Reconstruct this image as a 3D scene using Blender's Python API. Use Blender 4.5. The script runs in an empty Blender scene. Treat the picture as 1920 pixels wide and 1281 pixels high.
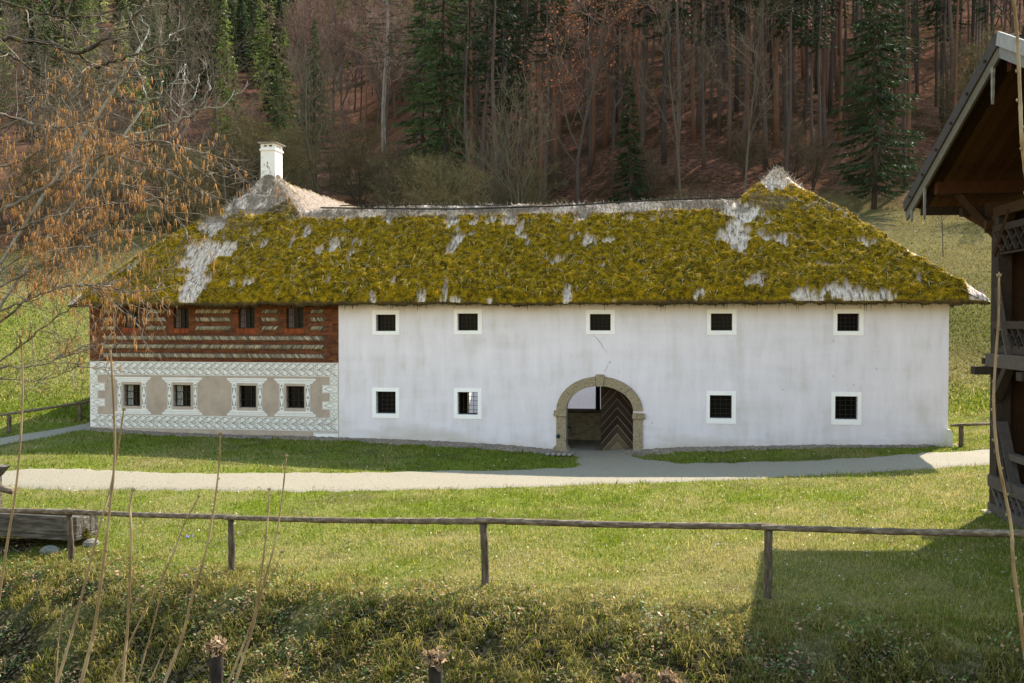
import bpy, math, random
import numpy as np
from mathutils import Vector, Matrix, Quaternion
rnd = random.Random(7)
NR = np.random.RandomState(11)
S = bpy.context.scene
COL = S.collection
# ------------------------------------------------------------------ camera model (photo pixels -> world rays)
F, CX, CY, EYE = 1866.7, 960.0, 640.5, 3.9
PIT = math.atan((640.5 - 604) / F)
TH = math.radians(9.5)
cT, sT = math.cos(TH), math.sin(TH)
D0 = 30.1                                     # distance of the facade

def ray(px, py):
    xc = (px - CX) / F; yc = -(py - CY) / F
    return Vector((xc, math.cos(PIT) + yc * math.sin(PIT), -math.sin(PIT) + yc * math.cos(PIT)))
def at(px, py, Y):
    d = ray(px, py); k = Y / d.y
    return Vector((d.x * k, Y, EYE + d.z * k))
def fac(px, py, v=0.0):                       # point on a plane parallel to the facade -> (u, z)
    d = ray(px, py)
    lam = (D0 * cT + v) / (sT * d.x + cT * d.y)
    X, Y = d.x * lam, d.y * lam
    return cT * X - sT * (Y - D0), EYE + d.z * lam
def fu(px, v=0.0): return fac(px, 640, v)[0]
def house_w(u, v, z=0.0): return Vector((u * cT + v * sT, D0 - u * sT + v * cT, z))

# ------------------------------------------------------------------ numpy value noise
def vnoise(x, y, seed=0):
    x = np.asarray(x, float); y = np.asarray(y, float)
    xi = np.floor(x).astype(np.int64); yi = np.floor(y).astype(np.int64)
    xf = x - xi; yf = y - yi
    xf = xf * xf * (3 - 2 * xf); yf = yf * yf * (3 - 2 * yf)
    def h(a, b):
        n = (a * 374761393 + b * 668265263 + seed * 974711) & 0x7fffffff
        n = ((n ^ (n >> 13)) * 1274126177) & 0x7fffffff
        return ((n ^ (n >> 16)) & 0xffff) / 65535.0
    return (h(xi, yi) * (1 - xf) + h(xi + 1, yi) * xf) * (1 - yf) + (h(xi, yi + 1) * (1 - xf) + h(xi + 1, yi + 1) * xf) * yf
def fbm(x, y, seed=0, oct=4):
    a, t, s = 0.5, 0.0, 0.0
    for i in range(oct):
        t = t + a * vnoise(np.asarray(x) * 2 ** i + 17.3 * i, np.asarray(y) * 2 ** i + 5.1 * i, seed + i); s += a; a *= 0.5
    return t / s
def sstep(a, b, x):
    t = np.clip((np.asarray(x, float) - a) / (b - a), 0, 1); return t * t * (3 - 2 * t)

# ------------------------------------------------------------------ materials
def new_mat(name):
    m = bpy.data.materials.new(name); m.use_nodes = True
    nt = m.node_tree; b = nt.nodes['Principled BSDF']
    return m, nt, b
def nd(nt, t, **kw):
    n = nt.nodes.new(t)
    for k, v in kw.items(): setattr(n, k, v)
    return n
def ramp(nt, stops):
    r = nd(nt, 'ShaderNodeValToRGB'); e = r.color_ramp.elements
    e[0].position, e[0].color = stops[0][0], (*stops[0][1], 1)
    e[1].position, e[1].color = stops[-1][0], (*stops[-1][1], 1)
    for p, c in stops[1:-1]:
        q = e.new(p); q.color = (*c, 1)
    return r
def coords(nt, scale=(1, 1, 1), kind='Object', rot=(0, 0, 0)):
    tc = nd(nt, 'ShaderNodeTexCoord'); mp = nd(nt, 'ShaderNodeMapping')
    mp.inputs['Scale'].default_value = scale; mp.inputs['Rotation'].default_value = rot
    nt.links.new(tc.outputs[kind], mp.inputs['Vector']); return mp.outputs['Vector']
def noise(nt, vec, scale, detail=6, rough=0.6, dist=0.0):
    n = nd(nt, 'ShaderNodeTexNoise'); n.inputs['Scale'].default_value = scale
    n.inputs['Detail'].default_value = detail; n.inputs['Roughness'].default_value = rough
    n.inputs['Distortion'].default_value = dist
    nt.links.new(vec, n.inputs['Vector']); return n.outputs['Fac']
def mixc(nt, fac_, a, b, mode='MIX'):
    m = nd(nt, 'ShaderNodeMix', data_type='RGBA', blend_type=mode)
    for i, s in ((0, fac_), (6, a), (7, b)):
        if hasattr(s, 'is_linked') or hasattr(s, 'links'): nt.links.new(s, m.inputs[i])
        else: m.inputs[i].default_value = s if i == 0 else (*s, 1)
    return m.outputs[2]
def mth(nt, op, a, b=0.0, clamp=False):
    m = nd(nt, 'ShaderNodeMath', operation=op); m.use_clamp = clamp
    for i, s in ((0, a), (1, b)):
        if hasattr(s, 'links'): nt.links.new(s, m.inputs[i])
        else: m.inputs[i].default_value = s
    return m.outputs[0]
def bump(nt, b, h, strength, dist=0.02):
    n = nd(nt, 'ShaderNodeBump'); n.inputs['Strength'].default_value = strength; n.inputs['Distance'].default_value = dist
    nt.links.new(h, n.inputs['Height']); nt.links.new(n.outputs['Normal'], b.inputs['Normal'])
def attr(nt, name='tint'):
    return nd(nt, 'ShaderNodeAttribute', attribute_name=name).outputs
def simple(name, stops, scale=4.0, stretch=(1, 1, 1), rough=0.85, bstr=0.4, bdist=0.02, detail=7, dist=0.0, kind='Object', spec=0.2):
    m, nt, b = new_mat(name)
    v = coords(nt, stretch, kind); n = noise(nt, v, scale, detail, 0.62, dist)
    r = ramp(nt, stops); nt.links.new(n, r.inputs[0]); nt.links.new(r.outputs[0], b.inputs['Base Color'])
    b.inputs['Roughness'].default_value = rough; b.inputs['Specular IOR Level'].default_value = spec
    if bstr: bump(nt, b, n, bstr, bdist)
    return m
def leafy(name, mul=(1, 1, 1), trans=0.4, rough=0.7, var=0.25, scale=0.6):
    """colour from the 'tint' point colours, thin so that light comes through"""
    m, nt, b = new_mat(name)
    col = attr(nt)['Color']
    n = noise(nt, coords(nt, (1, 1, 1)), scale, 3)
    k = mth(nt, 'ADD', mth(nt, 'MULTIPLY', n, var * 2), 1 - var)
    c = mixc(nt, 1.0, col, mul, 'MULTIPLY')
    vm = nd(nt, 'ShaderNodeVectorMath', operation='SCALE'); nt.links.new(c, vm.inputs[0]); nt.links.new(k, vm.inputs['Scale'])
    nt.links.new(vm.outputs[0], b.inputs['Base Color'])
    b.inputs['Roughness'].default_value = rough; b.inputs['Specular IOR Level'].default_value = 0.15
    if trans:
        t = nd(nt, 'ShaderNodeBsdfTranslucent'); nt.links.new(vm.outputs[0], t.inputs['Color'])
        ms = nd(nt, 'ShaderNodeMixShader'); ms.inputs[0].default_value = trans
        nt.links.new(b.outputs[0], ms.inputs[1]); nt.links.new(t.outputs[0], ms.inputs[2])
        nt.links.new(ms.outputs[0], nt.nodes['Material Output'].inputs[0])
    return m

# ------------------------------------------------------------------ mesh helpers
class MB:
    def __init__(s): s.v = []; s.f = []; s.c = []
    def add(s, vs, fs, c=None):
        o = len(s.v); s.v += [tuple(p) for p in vs]; s.f += [tuple(i + o for i in q) for q in fs]
        s.c += [c or (0.5, 0.5, 0.5)] * len(vs)
    def box(s, x0, x1, y0, y1, z0, z1, c=None, M=None):
        vs = [Vector((x, y, z)) for z in (z0, z1) for y in (y0, y1) for x in (x0, x1)]
        if M: vs = [M @ p for p in vs]
        s.add(vs, [(0, 2, 3, 1), (4, 5, 7, 6), (0, 1, 5, 4), (2, 6, 7, 3), (0, 4, 6, 2), (1, 3, 7, 5)], c)
    def beam(s, p, q, w, h, c=None, up=(0, 0, 1), jit=0.0):
        """square timber from p to q, w across, h along 'up'"""
        p, q = Vector(p), Vector(q); d = (q - p).normalized(); up = Vector(up)
        r = d.cross(up)
        if r.length < 1e-4: r = d.cross(Vector((1, 0, 0)))
        r.normalize(); n = r.cross(d)
        vs = []
        for e in (p, q):
            for a, b in ((-1, -1), (1, -1), (1, 1), (-1, 1)):
                vs.append(e + r * (a * w / 2 + rnd.uniform(-jit, jit)) + n * (b * h / 2 + rnd.uniform(-jit, jit)))
        s.add(vs, [(0, 3, 2, 1), (4, 5, 6, 7), (0, 1, 5, 4), (1, 2, 6, 5), (2, 3, 7, 6), (3, 0, 4, 7)], c)
    def tube(s, pts, rad, n=6, c=None, cap=True):
        pts = [Vector(p) for p in pts]; m = len(pts)
        if not hasattr(rad, '__len__'): rad = [rad] * m
        ref = None; vs = []; cc = []
        for i, p in enumerate(pts):
            d = (pts[min(i + 1, m - 1)] - pts[max(i - 1, 0)])
            if d.length < 1e-9: d = Vector((0, 0, 1))
            d.normalize()
            if ref is None:
                ref = Vector((1, 0, 0)) if abs(d.x) < 0.8 else Vector((0, 1, 0))
            a = (ref - d * ref.dot(d))
            if a.length < 1e-5: a = d.orthogonal()
            a.normalize(); ref = a; b = d.cross(a)
            for k in range(n):
                t = 2 * math.pi * k / n
                vs.append(p + a * (math.cos(t) * rad[i]) + b * (math.sin(t) * rad[i]))
        fs = []
        for i in range(m - 1):
            for k in range(n):
                k2 = (k + 1) % n
                fs.append((i * n + k, i * n + k2, (i + 1) * n + k2, (i + 1) * n + k))
        if cap and n > 2:
            fs.append(tuple(range(n - 1, -1, -1))); fs.append(tuple((m - 1) * n + k for k in range(n)))
        s.add(vs, fs, c)
    def ribbon(s, pts, w, y, c=None):
        """flat strip in the x-z plane at depth y"""
        P = [Vector((p[0], p[1])) for p in pts]; vs = []
        for i, p in enumerate(P):
            d = (P[min(i + 1, len(P) - 1)] - P[max(i - 1, 0)])
            if d.length < 1e-9: d = Vector((1, 0))
            d.normalize()
            n = Vector((-d.y, d.x)) * (w / 2 if not hasattr(w, '__len__') else w[i] / 2)
            vs += [(p.x + n.x, y, p.y + n.y), (p.x - n.x, y, p.y - n.y)]
        s.add(vs, [(2 * i, 2 * i + 1, 2 * i + 3, 2 * i + 2) for i in range(len(P) - 1)], c)
    def poly_plate(s, pts, y0, y1, c=None):
        """outline in x-z (counter-clockwise seen from -y) given a thickness y0 (front) .. y1 (back)"""
        n = len(pts)
        vs = [(p[0], y0, p[1]) for p in pts] + [(p[0], y1, p[1]) for p in pts]
        fs = [tuple(range(n)), tuple(range(2 * n - 1, n - 1, -1))] + [(i, i + n, (i + 1) % n + n, (i + 1) % n) for i in range(n)]
        s.add(vs, fs, c)
    def mesh(s, name, smooth=False):
        me = bpy.data.meshes.new(name); me.from_pydata(s.v, [], s.f)
        a = me.attributes.new('tint', 'FLOAT_COLOR', 'POINT')
        a.data.foreach_set('color', np.array([(*c, 1) for c in s.c], 'f').ravel())
        if smooth: me.polygons.foreach_set('use_smooth', [True] * len(me.polygons))
        me.update(); return me
    def build(s, name, mat, parent=None, smooth=False, **tags):
        me = s.mesh(name, smooth); me.materials.append(mat)
        return link(name, me, parent, **tags)
def link(name, me, parent=None, **tags):
    o = bpy.data.objects.new(name, me); COL.objects.link(o)
    if parent: o.parent = parent
    for k, v in tags.items(): o[k] = v
    return o
def np_mesh(name, V, Fc, mat, parent=None, tint=None, smooth=False, **tags):
    V = np.ascontiguousarray(V, 'f'); Fc = np.ascontiguousarray(Fc, np.int32); k = Fc.shape[1]
    me = bpy.data.meshes.new(name); me.vertices.add(len(V)); me.vertices.foreach_set('co', V.ravel())
    me.loops.add(Fc.size); me.loops.foreach_set('vertex_index', Fc.ravel())
    me.polygons.add(len(Fc)); me.polygons.foreach_set('loop_start', np.arange(0, Fc.size, k, dtype=np.int32))
    if smooth: me.polygons.foreach_set('use_smooth', np.ones(len(Fc), bool))
    me.update(calc_edges=True)
    if tint is not None:
        a = me.attributes.new('tint', 'FLOAT_COLOR', 'POINT')
        t = np.ones((len(V), 4), 'f'); t[:, :3] = tint; a.data.foreach_set('color', t.ravel())
    if mat: me.materials.append(mat)
    if name is None: return me
    return link(name, me, parent, **tags)
def empty(name, loc=(0, 0, 0), rz=0.0, label=None, category=None, group=None):
    o = bpy.data.objects.new(name, None); COL.objects.link(o); o.location = loc; o.rotation_euler = (0, 0, rz)
    o.empty_display_size = 0.2
    if label: o['label'] = label
    if category: o['category'] = category
    if group: o['group'] = group
    return o
def smooth_line(pts, n=6):
    """Catmull-Rom through the points"""
    P = [Vector(p) for p in pts]
    if len(P) < 3: return P
    P = [P[0] * 2 - P[1]] + P + [P[-1] * 2 - P[-2]]; out = []
    for i in range(1, len(P) - 2):
        for k in range(n):
            t = k / n; a, b, c, d = P[i - 1], P[i], P[i + 1], P[i + 2]
            out.append(0.5 * ((2 * b) + (c - a) * t + (2 * a - 5 * b + 4 * c - d) * t * t + (3 * b - a - 3 * c + d) * t ** 3))
    out.append(P[-2]); return out

# ------------------------------------------------------------------ terrain
_cp = []
for u, z in ((-13.9, .29), (-9.5, .27), (-5.5, .26), (-2, .2), (0, .13), (1.4, .03), (2.6, -.01), (3.6, .05), (4.6, .15), (8.5, .3), (12.5, .39)):
    w = house_w(u, -.05); _cp.append((w.x, w.y, z))
_cp += [(-8.2, 18.5, -.6), (-4.8, 17, -.4), (-.41, 15, -.1), (3.54, 13.8, .05), (6.5, 13, .12), (-11, 19.5, -.72), (-15, 21, -.75),
        (-12, 24.5, .08), (-6, 24.3, .0), (0, 24.4, -.02), (6, 24.6, .1), (9.6, 19.9, .1), (12.4, 25.7, .4), (9, 16, .12), (16, 27, .5), (-16, 34, .3), (16, 31, .5),
        (-4.5, 27.5, .1), (0, 27.2, .0), (6, 27, .14), (0, 19.5, -.06), (5, 19, .06), (-8, 21.5, -.25), (0, 36, .2)]
_cp = np.array(_cp)
def _U(r2): return np.where(r2 > 1e-12, 0.5 * r2 * np.log(np.maximum(r2, 1e-12)), 0.0)
_n = len(_cp)
_K = _U(((_cp[:, None, :2] - _cp[None, :, :2]) ** 2).sum(-1)) + np.eye(_n) * 0.6
_P = np.c_[np.ones(_n), _cp[:, :2]]
_A = np.block([[_K, _P], [_P.T, np.zeros((3, 3))]])
_W = np.linalg.solve(_A, np.r_[_cp[:, 2], 0, 0, 0])
_fx = np.array([-16, -11, -8.2, -4.8, -.41, 3.54, 6.5, 9, 14.]); _fy = np.array([21, 19.5, 18.5, 17, 15, 13.8, 13, 12.4, 11.6])
def fence_y(x): return np.interp(x, _fx, _fy)
def brow_y(x): return fence_y(x) - np.interp(x, [-12, -8, -4.8, -.4, 3.5, 7], [.25, .3, .6, .85, 1.25, 1.8])
def G(x, y):
    """ground height"""
    x = np.asarray(x, float); y = np.asarray(y, float); shp = np.broadcast(x, y).shape
    x = np.broadcast_to(x, shp).ravel(); y = np.broadcast_to(y, shp).ravel()
    xc = np.clip(x, -17, 17); yc = np.clip(y, np.maximum(brow_y(xc) - .5, 11.5), 36)
    r2 = (xc[:, None] - _cp[None, :, 0]) ** 2 + (yc[:, None] - _cp[None, :, 1]) ** 2
    b = _U(r2) @ _W[:_n] + _W[_n] + _W[_n + 1] * xc + _W[_n + 2] * yc
    # bank falling from the brow to a ditch, and the side the camera stands on
    d = np.maximum(brow_y(x) - y, 0)
    drop = .62 * d * d / (d + .7)
    far = np.maximum(b - drop, -2.0 + .08 * vnoise(x, y, 3))
    near = np.interp(y, [-20, 0, 1.2, 2.5, 6.5], [2.3, 2.2, 2.0, 1.0, -2.1])
    z = np.maximum(far, near)
    # rough humps on the bank
    hb = sstep(-.2, 1.2, brow_y(x) - y) * (y > 8)
    z = z + hb * (.34 * (fbm(x * 1.1, y * 1.1, 5, 3) - .5) + .14 * (vnoise(x * 3.2, y * 3.2, 8) - .5))
    z = z + .03 * (fbm(x * .8, y * .8, 4, 3) - .5)
    # hill behind
    t = x / np.maximum(y, 1.0)
    ys = 33 + 10 * np.exp(-(x / 12) ** 4)
    s = np.log1p(np.exp(np.clip((y - ys) / 2.0, -30, 30))) * 2.0
    s = np.where(y - ys > 50, y - ys, s)
    hr = np.interp(s, [0, 44, 167, 567, 1200], [0, 11.9, 67, 219, 330])
    hl = np.interp(s, [0, 44, 117, 417, 567, 1200], [0, 11.9, 30, 158, 205, 320])
    wl = sstep(-.02, -.16, t)
    hz = hr * (1 - wl) + hl * wl
    hz = hz + sstep(50, 110, y) * 2.2 * (fbm(x / 28, y / 28, 21, 3) - .5) + sstep(150, 300, y) * 14 * (fbm(x / 90, y / 90, 22, 3) - .5)
    hz = hz + sstep(38, 50, y) * .35 * (fbm(x / 5, y / 5, 23, 3) - .5)
    return (z + hz).reshape(shp)
def g1(x, y): return float(G(np.array([x]), np.array([y]))[0])
def hit(px, py, y0=9.0, y1=130.0):
    """where the line of sight through a photo pixel meets the ground"""
    d = ray(px, py); ys = np.linspace(y0, y1, 2400); k = ys / d.y
    z = EYE + d.z * k - G(d.x * k, ys)
    i = np.where(z < 0)[0]
    if len(i) == 0: return Vector((d.x * k[-1], y1, g1(d.x * k[-1], y1)))
    i = max(i[0], 1); f = z[i - 1] / (z[i - 1] - z[i]); y = ys[i - 1] + f * (ys[i] - ys[i - 1])
    x = d.x * y / d.y; return Vector((x, y, g1(x, y)))

# gravel path mask, from its two edges in plan
def _edge(pts): return np.array([(hit(*p).x, hit(*p).y) for p in pts])
_pt = _edge([(-60, 880), (0, 882), (300, 886), (640, 887), (960, 882), (1100, 876), (1280, 869), (1500, 865), (1700, 853), (1860, 842), (1990, 828)])
_pb = _edge([(-60, 917), (0, 919), (300, 920), (640, 921), (960, 915), (1100, 910), (1280, 904), (1500, 894), (1700, 882), (1860, 873), (1990, 858)])
_l2a = _edge([(-120, 836), (0, 822), (90, 808), (167, 793), (215, 782)]); _l2b = _edge([(-120, 850), (0, 835), (90, 820), (167, 804), (215, 791)])
_l2a = _l2a[np.argsort(_l2a[:, 0])]; _l2b = _l2b[np.argsort(_l2b[:, 0])]
_ax = house_w(2.55, 0)
def path_mask(x, y):
    """> 0 on gravel"""
    n = .22 * (fbm(x * 2.2, y * 2.2, 31, 4) - .5) * 2
    top = np.interp(x, _pt[:, 0], _pt[:, 1]); bot = np.interp(x, _pb[:, 0], _pb[:, 1])
    m = np.minimum(top - y, y - bot) + n
    # fan of gravel from the path up to the doorway
    k = np.clip((_ax.y - y) / 5.0, 0, 1)
    cx = _ax.x + .5 * k
    w = np.where(x < cx, .75 + 1.1 * k ** 2, .85 + 5.2 * k ** 3)
    m2 = np.minimum(w - np.abs(x - cx) , np.minimum(_ax.y + .4 - y, y - bot)) + n
    l2 = np.minimum(np.interp(x, _l2a[:, 0], _l2a[:, 1]) - y, y - np.interp(x, _l2b[:, 0], _l2b[:, 1])) + n * .4
    l2 = np.where(x > -11.5, -1, l2)
    return np.maximum(np.maximum(m, m2), l2)
def house_uv(x, y): return cT * x - sT * (y - D0), sT * x + cT * (y - D0)
def gravel_mask(x, y):
    """strip of pebbles along the foot of the wall"""
    u, v = house_uv(x, y)
    n = .35 * (fbm(x * 2.5, y * 2.5, 35, 4) - .5) * 2
    w = np.interp(u, [-14.5, -13.9, -12, -5, -1, 1.0, 4.2, 5, 8, 11, 12.4, 13], [0, .35, .45, .5, .9, .9, .8, .6, .45, .3, .15, 0])
    return np.where((v > -1.6) & (v < .25) & (u > -14.3) & (u < 12.8) & (path_mask(x, y) < .12), w + v + n, -1)
# ------------------------------------------------------------------ ground materials
def make_ground_mat():
    m, nt, b = new_mat('ground_turf')
    v = coords(nt, (1, 1, 1))
    t = attr(nt)['Color']; sep = nd(nt, 'ShaderNodeSeparateColor'); nt.links.new(t, sep.inputs[0])
    nf = noise(nt, v, 9.0, 8, .7); nm = noise(nt, v, 1.3, 6, .6); nl = noise(nt, v, 40.0, 6, .7); ns = noise(nt, v, .16, 5, .6)
    green = ramp(nt, [(.25, (.035, .055, .006)), (.5, (.11, .15, .012)), (.75, (.22, .26, .03))]); nt.links.new(nf, green.inputs[0])
    dry = ramp(nt, [(.25, (.07, .055, .02)), (.5, (.20, .17, .07)), (.78, (.40, .34, .17))]); nt.links.new(nl, dry.inputs[0])
    turf = mixc(nt, sep.outputs[0], green.outputs[0], dry.outputs[0])
    turf = mixc(nt, mth(nt, 'MULTIPLY', nm, .35), turf, dry.outputs[0])
    soil = ramp(nt, [(.3, (.008, .006, .004)), (.55, (.034, .023, .014)), (.8, (.11, .08, .055))]); nt.links.new(nl, soil.inputs[0])
    vo = nd(nt, 'ShaderNodeTexVoronoi'); vo.inputs['Scale'].default_value = 22; nt.links.new(v, vo.inputs['Vector'])
    vs = nd(nt, 'ShaderNodeSeparateColor'); nt.links.new(vo.outputs['Color'], vs.inputs[0])
    lf = ramp(nt, [(.0, (.012, .009, .006)), (.45, (.022, .016, .009)), (.62, (.05, .06, .016)), (.78, (.10, .065, .04)), (.92, (.22, .165, .10))]); nt.links.new(vs.outputs[0], lf.inputs[0])
    sl = mixc(nt, .65, soil.outputs[0], lf.outputs[0])
    c = mixc(nt, sep.outputs[1], turf, sl)
    lit = ramp(nt, [(.30, (.022, .012, .008)), (.44, (.066, .033, .021)), (.55, (.135, .066, .043)), (.66, (.20, .105, .072)), (.8, (.33, .20, .14))])
    nt.links.new(noise(nt, v, 2.6, 10, .75), lit.inputs[0])
    moss = ramp(nt, [(.45, (0, 0, 0)), (.62, (1, 1, 1))]); nt.links.new(ns, moss.inputs[0])
    lt = mixc(nt, mth(nt, 'MULTIPLY', moss.outputs[0], .6), lit.outputs[0], (.014, .017, .004))
    c = mixc(nt, sep.outputs[2], c, lt)
    nt.links.new(c, b.inputs['Base Color']); b.inputs['Roughness'].default_value = 1.0; b.inputs['Specular IOR Level'].default_value = 0.0
    bump(nt, b, mth(nt, 'ADD', nf, noise(nt, v, 2.6, 6, .7)), .9, .09)
    return m
M_ground = make_ground_mat()
M_grass = leafy('grass_blade', (1, 1, 1), .5, .6, .3, .5)
M_leaf = leafy('ground_leaf', (1, 1, 1), .3, .5, .2, 2.0)
def make_path_mat():
    m, nt, b = new_mat('gravel_path'); v = coords(nt)
    n1 = noise(nt, v, 1.1, 6, .6); n2 = noise(nt, v, 26, 8, .75)
    vo = nd(nt, 'ShaderNodeTexVoronoi'); vo.inputs['Scale'].default_value = 34; nt.links.new(v, vo.inputs['Vector'])
    r = ramp(nt, [(.25, (.10, .078, .05)), (.5, (.225, .19, .13)), (.75, (.33, .295, .225))]); nt.links.new(n2, r.inputs[0])
    c = mixc(nt, mth(nt, 'MULTIPLY', n1, .5), r.outputs[0], (.185, .15, .10))
    t = attr(nt)['Color']; sep = nd(nt, 'ShaderNodeSeparateColor'); nt.links.new(t, sep.inputs[0])
    c = mixc(nt, mth(nt, 'MULTIPLY', sep.outputs[0], .35), c, (.22, .165, .11))
    nt.links.new(c, b.inputs['Base Color']); b.inputs['Roughness'].default_value = .95
    bump(nt, b, vo.outputs['Distance'], .5, .015); return m
M_path = make_path_mat()
M_gravel = simple('wall_gravel', [(.3, (.08, .06, .045)), (.5, (.24, .18, .13)), (.72, (.46, .365, .28))], 22, (1, 1, 1), .95, .8, .03, 8)

# ------------------------------------------------------------------ one ground sheet to the horizon
ys_ = np.concatenate([np.arange(-20, 8, 1.0), np.arange(8, 36, .2), 36 + np.cumsum(.3 * 1.045 ** np.arange(108))])
ys_ = ys_[ys_ < 900]; ys_ = np.append(ys_, 900)
tc_ = np.linspace(-1, 1, 241); tc_ = np.sign(tc_) * (.75 * np.abs(tc_) + .25 * np.abs(tc_) ** 3)
YY, TT = np.meshgrid(ys_, tc_, indexing='ij'); XX = TT * (14 + 1.0 * np.abs(YY))
ZZ = G(XX, YY)
nr, nc = XX.shape
# the floor of the house stays clear of the turf
hu, hv = house_uv(XX, YY)
inside = (hu > -13.4) & (hu < 12.0) & (hv > .35) & (hv < 17)
ZZ = np.where(inside, np.minimum(ZZ, -.12), ZZ)
idx = np.arange(nr * nc).reshape(nr, nc)
FC = np.stack([idx[:-1, :-1], idx[:-1, 1:], idx[1:, 1:], idx[1:, :-1]], -1).reshape(-1, 4)
def lawn_dry(x, y):
    """0 green .. 1 straw"""
    n = fbm(x * .55, y * .55, 41, 4); n2 = fbm(x * .17, y * .17, 42, 3); n3 = fbm(x * 2.3, y * 2.3, 43, 3)
    d = .34 + 1.1 * (n - .5) + .8 * (n2 - .5) + 1.0 * (n3 - .5)
    d = d + .25 * sstep(20, 15.5, y) + .10 * sstep(-3, 6, x) * (y < 24)
    d = d - .18 * ((y > 25) & (y < 33))
    hill_dry = .62 + 1.1 * (fbm(x * .13, y * .13, 44, 4) - .5) + .3 * sstep(44, 60, y)
    hill_dry = np.where(y < 39, hill_dry - .5 * sstep(39, 34, y), hill_dry)
    hill_dry = np.where(x < -8, hill_dry - .30 * sstep(55, 36, y), hill_dry)
    return np.clip(np.where(y > 33.5, hill_dry, d), 0, 1)
def soil_w(x, y):
    d = brow_y(x) - y
    s = sstep(-.3, .7, d) * (1.0 + 1.4 * (fbm(x * 1.4, y * 1.4, 51, 4) - .5))
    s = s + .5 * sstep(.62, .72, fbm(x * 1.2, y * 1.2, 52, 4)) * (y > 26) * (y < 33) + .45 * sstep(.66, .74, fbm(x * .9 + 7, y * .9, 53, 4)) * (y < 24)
    # earth under the trough
    s = np.maximum(s, sstep(1.3, .4, np.hypot((x + 10.6) / 2.3, (y - 19.9) / .85)))
    s = np.maximum(s, .55 * sstep(36, 42, y) * (x > 8) * (.5 + fbm(x * .3, y * .3, 58, 3)))
    s = np.maximum(s, .6 * sstep(48, 60, y) * (x < -8) * (.5 + fbm(x * .3, y * .3, 58, 3)))
    return np.clip(s, 0, 1)
def litter_w(x, y):
    e = 78 + 10 * (fbm(x / 14, y / 14, 55, 3) - .5) * 2
    tt = x / np.maximum(y, 1); e = np.where(tt < -.2, e + 2 - 20 * sstep(-.36, -.44, tt), e)
    return sstep(-4, 4, y - e)
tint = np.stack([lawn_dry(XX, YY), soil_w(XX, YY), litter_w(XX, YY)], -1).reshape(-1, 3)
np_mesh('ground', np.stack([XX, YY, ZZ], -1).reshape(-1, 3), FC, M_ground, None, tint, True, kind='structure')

def masked_sheet(name, fn, x0, x1, y0, y1, st, lift, mat, extra=None, rough=0.0):
    xs = np.arange(x0, x1, st); yy = np.arange(y0, y1, st)
    X, Y = np.meshgrid(xs, yy); X = X + .3 * st * (vnoise(X * 9, Y * 9, 1) - .5); Y = Y + .3 * st * (vnoise(X * 9, Y * 9, 2) - .5)
    Mk = fn(X, Y)
    Z = G(X, Y) + np.interp(Mk, [-.12, 0, .10, .3], [-.07, -.012, lift, lift + .012]) + rough * (vnoise(X * 14, Y * 14, 6) - .5)
    r, c = X.shape; id_ = np.arange(r * c).reshape(r, c)
    q = np.stack([id_[:-1, :-1], id_[:-1, 1:], id_[1:, 1:], id_[1:, :-1]], -1).reshape(-1, 4)
    keep = (Mk.ravel()[q] > -.10).any(1); q = q[keep]
    V = np.stack([X, Y, Z], -1).reshape(-1, 3); used = np.unique(q); mp = np.full(r * c, -1); mp[used] = np.arange(len(used))
    tn = np.zeros((len(used), 3)) if extra is None else np.repeat(extra(X, Y).ravel()[used][:, None], 3, 1)
    return np_mesh(name, V[used], mp[q], mat, None, tn, True, kind='structure')
masked_sheet('path', path_mask, -19, 16.5, 21, 36.5, .09, .022, M_path, lambda x, y: sstep(24.8, 26.6, y) * (x < 9) * (x > -11) + 0 * x)
n = 5200
y = NR.uniform(22, 30, n); x = NR.uniform(-15, 15, n); pm = path_mask(x, y); ok = (pm > .02) & (NR.rand(n) < .35 + .65 * (pm < .25)); x, y = x[ok], y[ok]; n = len(x)
PST = (x, y)
masked_sheet('gravel_strip', gravel_mask, -15, 13, 26.5, 33.2, .08, .03, M_gravel, None, .05)

# ------------------------------------------------------------------ grass
def blades(x, y, length, width, lean, tintc, seg=1, z=None, droop=0.0):
    """thin blades rooted at x, y; returns verts, tris, tint"""
    n = len(x); z = G(x, y) if z is None else z
    a = NR.uniform(0, 2 * math.pi, n); la = NR.uniform(0, 2 * math.pi, n)
    wx, wy = np.cos(a) * width / 2, np.sin(a) * width / 2
    lx, ly = np.cos(la) * lean * length, np.sin(la) * lean * length
    base = np.stack([x, y, z - .01], -1); W = np.stack([wx, wy, 0 * wx], -1)
    if seg == 1:
        tip = base + np.stack([lx, ly, length * np.sqrt(np.maximum(1 - lean ** 2, .1))], -1)
        V = np.stack([base - W, base + W, tip], 1).reshape(-1, 3)
        Fq = np.arange(n * 3).reshape(n, 3)
        T = np.repeat(tintc, 3, 0)
    else:
        up = length * .62; mid = base + np.stack([lx * .45, ly * .45, up], -1)
        tip = base + np.stack([lx * (1 + droop), ly * (1 + droop), up + length * (.3 - droop)], -1)
        V = np.stack([base - W, base + W, mid - W * .8, mid + W * .8, tip], 1).reshape(-1, 3)
        o = (np.arange(n) * 5)[:, None]
        Fq = np.stack([o + [0, 1, 3], o + [0, 3, 2], o + [2, 3, 4]], 1).reshape(-1, 3)
        T = np.repeat(tintc, 5, 0)
    return V, Fq, T
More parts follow.
